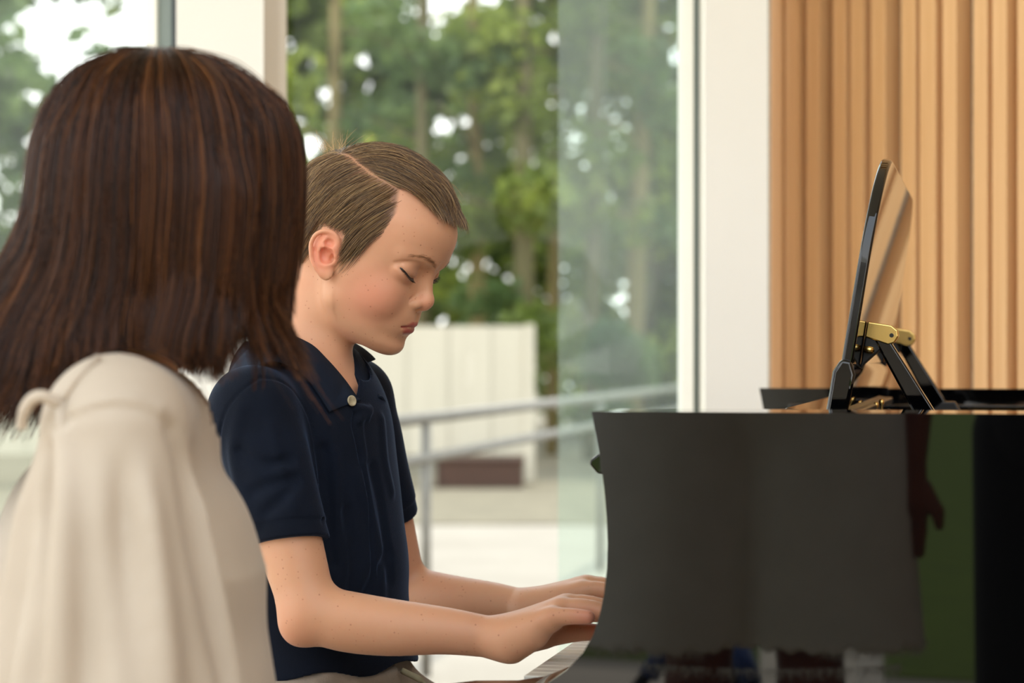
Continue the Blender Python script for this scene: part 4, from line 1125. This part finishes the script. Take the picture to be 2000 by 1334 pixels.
# ------------------------------------------------------------------ the woman, seen from behind her right shoulder
WHS = .97
WHO = nv(W(318, 356, 1.60)); WHR = np.asarray(frame(-46, 20), np.float32)
WTR = np.asarray(frame(-8), np.float32)
wF, wL = nv(WTR[:, 0]), nv(WTR[:, 1])
wneck = nv(W(292, 735, 1.60)); wsh_r = nv(W(232, 812, 1.445)); wsh_l = wneck+wL*.150+nv((-.02, 0, -.040))
wchest = nv(W(215, 1000, 1.60)); whip = nv(W(215, 1620, 1.62))
wel_r = nv(W(225, 1350, 1.45)); wwr_r = wel_r+nv((.17, .06, -.15))
wel_l = wsh_l+nv((.03, .03, -.25)); wwr_l = wel_l+nv((.16, -.06, -.15))
WF = Field()
WF.add(lambda P: HF((P-WHO)@WHR/WHS)*WHS, WHO, .14, 0.0)
WF.cap(WHO+WHR@nv((-.025, 0, -.06)), wneck+nv((-.022, 0, 0)), .040, .042, .012)
WF.cap(wneck+nv((0, 0, -.05)), wsh_r+nv((0, 0, -.02)), .036, .033, .03); WF.cap(wneck+nv((0, 0, -.05)), wsh_l, .036, .033, .03)
WF.cap(wneck+nv((0, 0, -.09)), wchest+nv((.01, 0, -.04)), .045, .062, .03); WF.cap(wchest+wL*-.05, (wchest+whip)/2-wL*.04, .055, .07, .03); WF.cap(wchest+wL*.05, (wchest+whip)/2+wL*.04, .055, .07, .03); WF.ell(whip, (.10, .165, .12), .04, R=WTR)
for a_, b_, c_ in ((wsh_r, wel_r, wwr_r), (wsh_l, wel_l, wwr_l)):
    WF.cap(a_, b_, .033, .030, .02); WF.cap(b_, c_, .030, .021, .012)
    e_ = c_+(c_-b_)/np.linalg.norm(c_-b_)*.03; WF.cap(c_, e_, .021, .028, .012)
    for q, o_ in enumerate((-.024, -.008, .008, .024)):
        s0 = e_+nv((.02, o_, 0)); WF.chain([s0, s0+nv((.035, 0, -.004)), s0+nv((.058-.006*abs(q-1.5), 0, -.022))], [.0098, .0088, .0070], .006)
    WF.chain([c_+nv((.01, .02 if a_ is wsh_r else -.02, 0)), c_+nv((.05, .045 if a_ is wsh_r else -.045, -.01)), c_+nv((.085, .045 if a_ is wsh_r else -.045, -.02))], [.014, .011, .009], .006)
wkn = []
for sg in (-1, 1):
    hh_ = whip+wL*.085*sg+nv((0, 0, -.03)); kn = hh_+nv((.42, .02*sg-.06, -.05)); kn[2] = .53; wkn.append(kn)
    WF.cap(hh_, kn, .085, .060, .03); an = kn+nv((.03, 0, 0)); an[2] = .09; WF.cap(kn, an, .056, .034, .02); WF.cap(an+nv((-.02, 0, -.045)), an+nv((.15, 0, -.06)), .034, .024, .02)
woman = thing('person', 'woman with long brown hair in a loose cream blouse, seen from behind', 'person', (float(whip[0]), float(whip[1]), 0))
t0 = time.time()
V, Q = field_mesh(WF, (-.62, 1.25, -.03), (.36, 2.0, 1.36), .0034)
o = rel(np_mesh('body', V, Q, M['skin']), woman)
C = np.tile(lin(222, 172, 140), (len(V), 1)); Hw = ((V-WHO)@WHR)/WHS
for pp, rr_, c in ((LUp[0], LUp[1], lin(180, 84, 76)), (LLp[0], LLp[1], lin(176, 76, 72))):
    C = blend(C, np.clip((.0015-sd_poly(Hw.astype(np.float32), pp, rr_))/.001, 0, 1), c, .9)
C = blend(C, (Hw[:, 2] > hz(Hw[:, 0]))*(np.linalg.norm(V-WHO, axis=1) < .14)*1.0, lin(60, 36, 20), .9)
vcol(o, 'tint', C)
# blouse
def aniso_cap(a, b, ra, rb, lat):
    a = nv(a); b = nv(b)
    def fn(P):
        q = P-a; l = q@wL; q = q-np.outer(l*(1-lat), wL).astype(np.float32); bb = b-a
        bb = bb-wL*float(bb@wL)*(1-lat)
        return sd_capsule(q, nv((0, 0, 0)), nv(bb), ra, rb)
    return fn
BL = Field()
c0, c1, c2 = nv(W(250, 828, 1.60)), nv(W(240, 1100, 1.60)), nv(W(240, 1560, 1.60))
BL.add(aniso_cap(c0, c1, .036, .102, .66), (c0+c1)/2, .32, .0)
BL.add(aniso_cap(c1, c2, .099, .128, .72), (c1+c2)/2, .40, .02)
BL.cap(wneck+nv((0, 0, -.032)), wsh_r+nv((0, 0, -.004)), .044, .043, .03)
BL.cap(wneck+nv((0, 0, -.032)), wsh_l+nv((0, 0, -.004)), .044, .043, .03)
def wsleeve(sh, el, wd0, wd1, seed):
    sh = nv(sh); el = nv(el); ax = (el-sh)/np.linalg.norm(el-sh); e1 = np.cross(ax, [0, 1, 0]); e1 /= np.linalg.norm(e1); e2 = np.cross(ax, e1)
    Lx = float(np.linalg.norm(el-sh))*1.35; end = sh+ax*Lx
    def fn(P):
        q = P-sh; ph = np.arctan2(q@e2.astype(np.float32), q@e1.astype(np.float32)); h = np.clip((q@ax.astype(np.float32))/Lx, 0, 1)
        d = sd_capsule(P, sh, nv(end), wd0, wd1)
        am = np.clip((h-.02)/.20, 0, 1)*.0100
        f = np.sin(ph*7+seed+1.5*np.sin(h*3+ph))*.6+np.sin(ph*13+seed*2+h*2)*.3
        d = d-am*f*.9
        return smax(d, (P-nv(end))@ax.astype(np.float32), .003)
    return fn, (sh+end)/2, Lx/2+wd1
f_, c_, r_ = wsleeve(wsh_r+nv((-.004, -.002, -.010)), wel_r, .046, .092, .4); BL.add(f_, c_, r_, .018)
f_, c_, r_ = wsleeve(wsh_l, wel_l, .048, .085, 2.0); BL.add(f_, c_, r_, .018)
BL.add(lambda P: .0020*hash_noise(P, 26, 41)*np.clip((1.03-P[:, 2])/.06, 0, 1), wchest, 9, 0, 'disp')
# long hanging folds down the back and side
BL.add(lambda P: (-.0080*np.sin(P[:, 0]*46+P[:, 1]*30+np.sin(P[:, 2]*7)*.7)*np.clip((1.0-P[:, 2])/.12, 0, 1)*np.clip((-.33-P[:, 0])/.05, 0, 1)).astype(np.float32), wchest, 9, 0, 'disp')
BL0 = Field(); BL0.p = list(BL.p)
def bpoly(pts, r, k, op, off_=0.0):
    q = []
    for a, b in pts:
        h_ = hit(BL0, a, b, 1.2, 2.0, 600); n_ = nrm(BL0, h_, .003); q.append(tuple(h_+n_*off_)+(r,))
    pr = spline(np.array(q), 5); pp = pr[:, :3].astype(np.float32); c = pp.mean(0)
    BL.add(lambda P: sd_poly(P, pp, pr[:, 3]), c, float(np.linalg.norm(pp-c, axis=1).max()+r), k, op)
bpoly([(110, 842), (150, 808), (208, 791), (262, 790), (306, 806), (336, 840)], .0022, .006, 's', .0006)
bpoly([(150, 800), (208, 783), (262, 782), (312, 800)], .0028, .006, 'u', -.0006)
bpoly([(338, 845), (362, 930), (388, 1040), (412, 1180), (438, 1330)], .0050, .010, 's', .001)
bpoly([(100, 880), (92, 1000), (84, 1150), (70, 1330)], .0060, .010, 's', .001)
bpoly([(122, 860), (118, 1000), (120, 1150), (122, 1330)], .0050, .012, 'u', -.002)
wnA, wnB = wneck+nv((0, 0, -.03)), WHO+WHR@nv((-.02, 0, -.06))
def blouse_fn(P):
    d = BL(P); q = smax(d, -(d+.0045), 0); q = smax(q, .60-P[:, 2], .003)
    return smax(q, -sd_capsule(P, wnA, wnB, .053, .060), .003)
V, Q = field_mesh(blouse_fn, (-.60, 1.22, .58), (.0, 2.0, 1.12), .0030)
t = NT('cream_cloth'); v = t.coord('Object'); f = t.noise(v, 12, 3)
col = t.ramp(f, [(.3, rgb(202, 186, 166)), (.7, rgb(212, 197, 178))]); t.bsdf(col, .75); t.b.inputs['Sheen Weight'].default_value = .2
tl = t.node('ShaderNodeBsdfTranslucent'); tl.inputs[0].default_value = rgb(214, 190, 166); mx = t.node('ShaderNodeMixShader'); mx.inputs[0].default_value = .22
t.link(t.b.outputs[0], mx.inputs[1]); t.link(tl.outputs[0], mx.inputs[2]); t.link(mx.outputs[0], t.out.inputs['Surface']); M['cream'] = t.m
blouse = rel(np_mesh('blouse', V, Q, M['cream']), woman)
# tie at the back of the neck
kx = hit(BL0, 112, 800, 1.2, 1.9, 600)+np.array([0, -.004, 0])
tb = bmesh.new()
tube(tb, spline(np.array([tuple(kx+np.array(a)) for a in ((.002, 0, .004), (-.008, -.004, .009), (-.016, -.002, .006), (-.022, .002, -.003), (-.024, .006, -.012))]), 5).tolist(), [.0042]*15+[.0036]*6, 10)
tube(tb, [tuple(kx+np.array(a)) for a in ((.002, 0, .006), (.004, .004, -.02), (.003, .000, -.06), (.000, -.004, -.11), (-.004, -.006, -.16))], [.004, .0048, .005, .005, .0045], 10)
tube(tb, [tuple(kx+np.array(a)) for a in ((.001, 0, .002), (.010, .006, .018), (.024, .020, .034))], [.003, .003, .003], 8)
rel(obj('neck_tie', tb, M['cream'], None, sm=True), woman)
# dark skirt
SK = Field(); SK.ell(whip, (.125, .185, .13), .0, R=WTR)
for kn in wkn: SK.cap(whip+nv((0, (kn[1]-whip[1])*.6, -.03)), kn, .115, .085, .04)
V, Q = field_mesh(lambda P: smax(SK(P), P[:, 2]-.70, .004), (-.60, 1.25, .40), (.40, 2.0, .74), .005)
rel(np_mesh('skirt', V, Q, M['satin']), woman)
print('T woman body', round(time.time()-t0, 1))
# ---------------------------------------------------------------- her hair
M['w_hair'] = hair_mat('woman_hair', [(0, rgb(28, 11, 3)), (.5, rgb(54, 26, 8)), (.85, rgb(90, 48, 18)), (1, rgb(140, 86, 40))], .40, .4, .12)
wr_ = np.random.RandomState(11)
WS = Field()
WS.ell(WHO+WHR@nv((.002, 0, .022)), (.088, .0715, .0765), 0.0, R=WHR)
WS.ell(WHO+WHR@nv((-.024, 0, .0)), (.060, .064, .070), .02, R=WHR)
WS.ell(WHO+WHR@nv((-.004, 0, -.018)), (.034, .0835, .038), .015, R=WHR)
WS.cap(WHO+WHR@nv((-.02, 0, -.04)), wneck, .050, .056, .03)
def wcoll(P):
    return np.minimum(WS(P, False), BL0(P, False))
def grad(fn, P, e=.002):
    g = np.stack([fn(P+np.array(v_, np.float32)*e)-fn(P-np.array(v_, np.float32)*e) for v_ in ((1, 0, 0), (0, 1, 0), (0, 0, 1))], 1)
    return g/np.maximum(np.linalg.norm(g, axis=1)[:, None], 1e-9)
NW = 26000; mw = 30
d = wr_.normal(size=(NW*2, 3)); d /= np.linalg.norm(d, axis=1)[:, None]
Pl = d*np.array([.09, .073, .078])+np.array([.002, 0, .022])
zl = np.interp(Pl[:, 0], [-.09, -.03, .01, .03, .05, .07, .085], [-.045, -.05, -.02, .015, .05, .078, .09])
Pl = Pl[Pl[:, 2] > zl][:NW]; NW = len(Pl)
P = (Pl@WHR.T+WHO).astype(np.float32)
for _ in range(2): P = P-grad(WS, P)*WS(P)[:, None]
Pl = (P-WHO)@WHR
front = np.clip((Pl[:, 0]-.015)/.04, 0, 1)
S = np.zeros((NW, mw, 3), np.float32); S[:, 0] = P
# strands gather into locks: each follows the nearest of 130 lock centres
ci = wr_.choice(NW, 130, replace=False); own = ((Pl[:, None, :]-Pl[ci][None])**2).sum(2).argmin(1)
lk = wr_.uniform(-1, 1, (130, 4))[own]
ragged = lk[:, 0]
YP = lambda y: 1.047-(y-HOR)*1.6/FPX
wx = P[:, 0]-WHO[0]; leftness = np.clip((-.012-wx)/.05, 0, 1)
ytip = 676+ragged*16+wr_.uniform(-22, 12, NW)
ytip = ytip*(1-leftness)+(840+ragged*50+wr_.uniform(-60, 90, NW))*leftness
rightness = np.clip((wx-.050)/.018, 0, 1)
yface = np.where(ragged > -.1, 655+ragged*50, 540+ragged*80)+wr_.uniform(-50, 40, NW)
ytip = ytip-120*np.clip((wx-.028)/.014, 0, 1)*(1-rightness)*(ragged < .75)
ytip = ytip*(1-rightness)+yface*rightness
fly = wr_.rand(NW) < .02; ytip = ytip+fly*rightness*wr_.uniform(20, 120, NW)
L = (P[:, 2]-YP(ytip))*1.08+.010
h0 = wr_.uniform(.002, .013, NW)
p = P.copy(); cen = WHO+WHR@nv((-.01, 0, .02))
for j in range(1, mw):
    tt = j/(mw-1)
    g = grad(WS, p); dz = np.tile(np.array([[0, 0, -1.0]]), (NW, 1))
    outw = p-cen; outw[:, 2] = 0; outw /= np.maximum(np.linalg.norm(outw, axis=1)[:, None], .01)
    top_ = np.clip((p[:, 2]-(WHO[2]+.055))/.03, 0, 1)[:, None]
    D = dz+outw*top_*1.3
    low = np.clip((WHO[2]+.010-p[:, 2])/.07, 0, 1)[:, None]
    D = D+np.array([[-1.0, -.15, 0]])*low*(.06+.62*leftness[:, None])*(1-rightness[:, None])
    # beside the face: tuck in under the cheekbone, then fall
    yy = HOR+(1.047-p[:, 2])*FPX/1.6
    tuck = np.clip((yy-375)/25, 0, 1)*np.clip((500-yy)/30, 0, 1)
    D = D+(np.array([[-.62, 0, 0]])*(tuck*rightness)[:, None])
    D = D+(np.array([[.30, 0, 0]])*(np.clip((yy-500)/40, 0, 1)*rightness*(.4+.8*(lk[:, 1] > -.2)))[:, None])
    low2 = np.clip((yy-470)/150, 0, 1)
    D = D+(low2[:, None]*np.stack([.42*lk[:, 1]*(.35+.65*rightness), .35*lk[:, 2], 0*yy], 1))
    D = D+.16*low2[:, None]*np.stack([np.sin(yy/38+lk[:, 3]*3), np.cos(yy/34+lk[:, 2]*3), 0*yy], 1)
    D = D+.05*np.stack([np.sin(yy/60+lk[:, 1]*4), np.cos(yy/50+lk[:, 2]*4), 0*yy], 1)*np.clip(tt*3-.3, 0, 1)
    ds_ = WS(p, False); tang = (ds_ < .03)[:, None]
    Dt = D-g*np.minimum((D*g).sum(1), 0)[:, None]
    D = np.where(tang, Dt, D); D = D/np.maximum(np.linalg.norm(D, axis=1)[:, None], 1e-6)
    p = (p+D*(L/(mw-1))[:, None]).astype(np.float32)
    hh = h0*np.clip(tt*4, .1, 1)*(1+.5*lk[:, 3])
    ds_ = WS(p, False); g = grad(WS, p); push = np.clip(hh-ds_, 0, .05); p = (p+g*push[:, None]).astype(np.float32)
    dsb = BL0(p, False); ms = dsb < .006
    if ms.any():
        gb = grad(lambda q: BL0(q, False), p[ms]); p[ms] += gb*(.006+.5*h0[ms]-dsb[ms])[:, None].astype(np.float32)
    S[:, j] = p
rel(curves_obj('hair', S, .00028, M['w_hair'], tip=.5), woman)
print('T woman hair', NW, round(time.time()-t0, 1))
stl = thing('stool', 'black padded stool under the woman in the cream blouse', 'stool', (float(whip[0])+.05, float(whip[1]), 0), .1)
zs = float(whip[2])-.115
obj('cushion', boxm(-.19, .19, -.20, .20, zs-.09, zs-.02), M['leather'], stl, bevel=.02, seg=4)
for a in (-.15, .15):
    for b in (-.16, .16): obj('leg', boxm(a-.018, a+.018, b-.018, b+.018, 0, zs-.09), M['satin'], stl, bevel=.004)
# ------------------------------------------------------------------ what stands behind the lens and shows in the lacquer
def simple_person(label, loc, yaw, h, sit=0.0, top='white', arms=((.0, .25), (.0, -.25))):
    pass
M['offwhite'] = noisy('off_white_linen', rgb(226, 224, 216), rgb(236, 234, 226), .9, 14, .2, 300)
M['black_cloth'] = noisy('black_cloth', rgb(16, 16, 18), rgb(22, 22, 25), .9, 14, .2, 300)
def stander(label, x, y, yaw, dress, armpose, skin=(222, 172, 140), hgt=1.68, hair=(40, 28, 20)):
    """a standing adult: one body mesh, clothes and hair as parts; yaw = heading in the ground plane"""
    R = np.array([[math.cos(yaw), -math.sin(yaw), 0], [math.sin(yaw), math.cos(yaw), 0], [0, 0, 1]]); s_ = hgt/1.68
    O = nv((x, y, 0)); pt = lambda f, l, u: O+nv(R@np.array([f, l, u])*s_)
    root = thing('person', label, 'person', (x, y, 0))
    F_ = Field()
    HRy = (R@np.asarray(frame(0, 4))).astype(np.float32); HO2 = pt(.02, 0, 1.555)
    F_.add(lambda P: HF((P-HO2)@HRy/1.06)*1.06, HO2, .15, 0.0)
    F_.cap(pt(.0, 0, 1.50), pt(-.02, 0, 1.38), .050, .056, .02)
    F_.cap(pt(-.02, .15, 1.36), pt(-.02, -.15, 1.36), .05, .05, .03)
    F_.ell(pt(-.01, 0, 1.22), (.15, .15, .18), .04); F_.ell(pt(0, 0, .98), (.13, .13, .14), .05)
    hands = []
    for sg, (el, wr) in zip((1, -1), armpose):
        a = pt(-.02, .18*sg, 1.35); e = pt(el[0], el[1]*sg, el[2]); w_ = pt(wr[0], wr[1]*sg, wr[2])
        F_.cap(a, e, .046, .036, .02); F_.cap(e, w_, .036, .024, .012); dv = (w_-e)/np.linalg.norm(w_-e); hc = w_+dv*.05
        F_.cap(w_, hc, .025, .030, .012); sd = np.cross(dv, [0, 0, 1.0]); sd = sd/max(np.linalg.norm(sd), .1)
        for q in (-1.5, -.5, .5, 1.5): b = hc+sd*.016*q; F_.chain([nv(b), nv(b+dv*.045), nv(b+dv*.070+np.array([0, 0, -.015]))], [.011, .010, .008], .006)
        F_.chain([nv(w_+dv*.02+sd*.025), nv(w_+dv*.06+sd*.05), nv(w_+dv*.085+sd*.055)], [.014, .012, .009], .006)
    for sg in (1, -1):
        F_.cap(pt(0, .09*sg, .88), pt(.01, .10*sg, .48), .085, .055, .03); F_.cap(pt(.01, .10*sg, .48), pt(-.01, .10*sg, .09), .055, .036, .02)
        F_.cap(pt(-.03, .10*sg, .04), pt(.14, .11*sg, .028), .036, .026, .02)
    V, Q = field_mesh(F_, O+nv((-.75, -.75, -.03)), O+nv((.75, .75, 1.80*s_)), .006)
    b = rel(np_mesh('body', V, Q, M['skin']), root); vcol(b, 'tint', np.tile(lin(*skin), (len(V), 1)))
    return root, F_, pt, O
rt, F1, pt1, O1 = stander('person in a long off-white frayed dress, reflected in the side of the piano', -.46, -.16, math.radians(66), None,
    (((.06, .24, 1.16), (.24, .04, 1.30)), ((.02, .29, 1.08), (.06, .27, .86))), skin=(120, 62, 40), hgt=1.64)
DR = Field()
DR.cap(pt1(-.01, .08, 1.30), pt1(-.01, -.08, 1.30), .105, .105, .0); DR.cap(pt1(0, .12, 1.15), pt1(0, .165, .50), .165, .165, .04); DR.cap(pt1(0, -.10, 1.15), pt1(0, -.145, .50), .15, .165, .04); DR.cap(pt1(.172, .0, 1.3), pt1(.182, .01, .4), .006, .006, .008, 's')
DR.ell(pt1(0, 0, 1.12), (.185, .175, .26), .03)
for sg in (1, -1): DR.cap(pt1(-.02, .17*sg, 1.34), pt1(.0, .25*sg, 1.12), .062, .066, .03)
DR.add(lambda P: -.006*np.sin(np.arctan2(P[:, 1]-O1[1], P[:, 0]-O1[0])*7+P[:, 2]*1.5)*np.clip((1.1-P[:, 2])/.3, 0, 1), O1, 9, 0, 'disp')
V, Q = field_mesh(lambda P: smax(smax(DR(P), -(DR(P)+.016), 0), .548+.004*np.sin(P[:, 0]*160)+.004*np.sin(P[:, 1]*210)-P[:, 2], .001), O1+nv((-.5, -.5, .5)), O1+nv((.5, .5, 1.5)), .006)
rel(np_mesh('dress', V, Q, M['offwhite']), rt)
fr = np.random.RandomState(2); fl = []
for i in range(1500):
    a = fr.rand()*6.28; P0 = np.array([O1[0]+.38*math.cos(a), O1[1]+.38*math.sin(a), .553], np.float32)
    dcen = -np.array([math.cos(a), math.sin(a), 0]); PP = P0+np.outer(np.linspace(0, .2, 60), dcen).astype(np.float32); k_ = np.argmax(DR(PP) < -.002); q = PP[k_]
    L_ = fr.uniform(.006, .022); fl.append([q, q+np.array([fr.normal()*.003, fr.normal()*.003, -L_*.5]), q+np.array([fr.normal()*.006, fr.normal()*.006, -L_])])
rel(curves_obj('frayed_hem', fl, .0006, M['offwhite']), rt)
def cap_hair(root, O_, pt_, mat, yaw):
    HH = Field(); HH.ell(pt_(-.005, 0, 1.60), (.105, .105, .100), 0); HH.ell(pt_(-.03, 0, 1.53), (.095, .095, .10), .03)
    fdir = nv((math.cos(yaw), math.sin(yaw), 0)); c_ = pt_(.052, 0, 1.56)
    V, Q = field_mesh(lambda P: smax(smax(HH(P), (P-c_)@fdir+(.0-(P[:, 2]-c_[2]))*.6, .01), 1.44-P[:, 2], .01), O_+nv((-.25, -.25, 1.4)), O_+nv((.25, .25, 1.8)), .005)
    rel(np_mesh('hair', V, Q, mat), root)
M['dark_hair'] = noisy('dark_brown_hair', rgb(34, 24, 18), rgb(52, 36, 26), .5, 40, .4, 90, (1, 1, .15))
cap_hair(rt, O1, pt1, M['dark_hair'], math.radians(66))
# photographer in black just behind the lens
rp_, F2, pt2, O2 = stander('person in black clothes, reflected at the right of the piano side', .04, -.52, math.radians(80), None,
    (((.02, .34, 1.12), (.26, .06, 1.02)), ((.02, .34, 1.12), (.26, .06, 1.02))), hgt=1.72)
SU = Field(); SU.cap(pt2(-.01, .09, 1.31), pt2(-.01, -.09, 1.31), .115, .115, .0); SU.cap(pt2(0, .02, 1.25), pt2(0, .03, .90), .145, .150, .04)
for sg in (1, -1):
    SU.cap(pt2(-.02, .18*sg, 1.35), pt2(.02, .34*sg, 1.12), .060, .052, .02); SU.cap(pt2(.02, .34*sg, 1.12), pt2(.24, .08*sg, 1.03), .052, .036, .012)
V, Q = field_mesh(lambda P: smax(SU(P), .84-P[:, 2], .004), O2+nv((-.6, -.5, .8)), O2+nv((.6, .5, 1.6)), .007)
rel(np_mesh('shirt', V, Q, M['black_cloth']), rp_)
TR = Field(); TR.ell(pt2(0, 0, .93), (.155, .155, .12), 0)
for sg in (1, -1): TR.cap(pt2(0, .09*sg, .88), pt2(.01, .11*sg, .10), .105, .075, .03)
V, Q = field_mesh(lambda P: smax(TR(P), .07-P[:, 2], .004), O2+nv((-.4, -.4, .0)), O2+nv((.4, .4, 1.1)), .008)
rel(np_mesh('trousers', V, Q, M['black_cloth']), rp_)
cap_hair(rp_, O2, pt2, M['dark_hair'], math.radians(80))
# blue tripod stand and white pier at the garden side
ts = thing('light_stand', 'blue and black tripod stand, reflected in the piano under the frayed hem', 'stand', (-.773, -.79, 0))
M['blue_plastic'] = noisy('blue_plastic', rgb(24, 58, 120), rgb(30, 68, 136), .35, 10)
obj('pole', tube(bmesh.new(), [(0, 0, .12), (0, 0, .95)], .022, 14), M['black_cloth'], ts, sm=True)
obj('collar', lathe(bmesh.new(), [(.03, .38), (.045, .39), (.045, .45), (.03, .46)], n=18), M['blue_plastic'], ts, sm=True)
for k_ in range(3):
    a = k_*2.094+.5; hb_ = obj('hub_arm', tube(bmesh.new(), [(0, 0, .42), (.10*math.cos(a), .10*math.sin(a), .43), (.13*math.cos(a), .13*math.sin(a), .38)], [.028, .026, .022], 10), M['blue_plastic'], ts, sm=True)
    obj('leg', tube(bmesh.new(), [(.12*math.cos(a), .12*math.sin(a), .40), (.42*math.cos(a), .42*math.sin(a), .012)], .014, 10), M['black_cloth'], ts, sm=True)
struct('wall_column_garden', boxm(-1.35, -1.05, -3.1, -2.8, 0, 3.1), M['white_paint'])
SC.cycles.use_denoising = True
SC.cycles.max_bounces = 10; SC.cycles.transparent_max_bounces = 24; SC.cycles.diffuse_bounces = 5
SC.cycles.sample_clamp_indirect = 6.0
SC.view_settings.exposure = 0.14
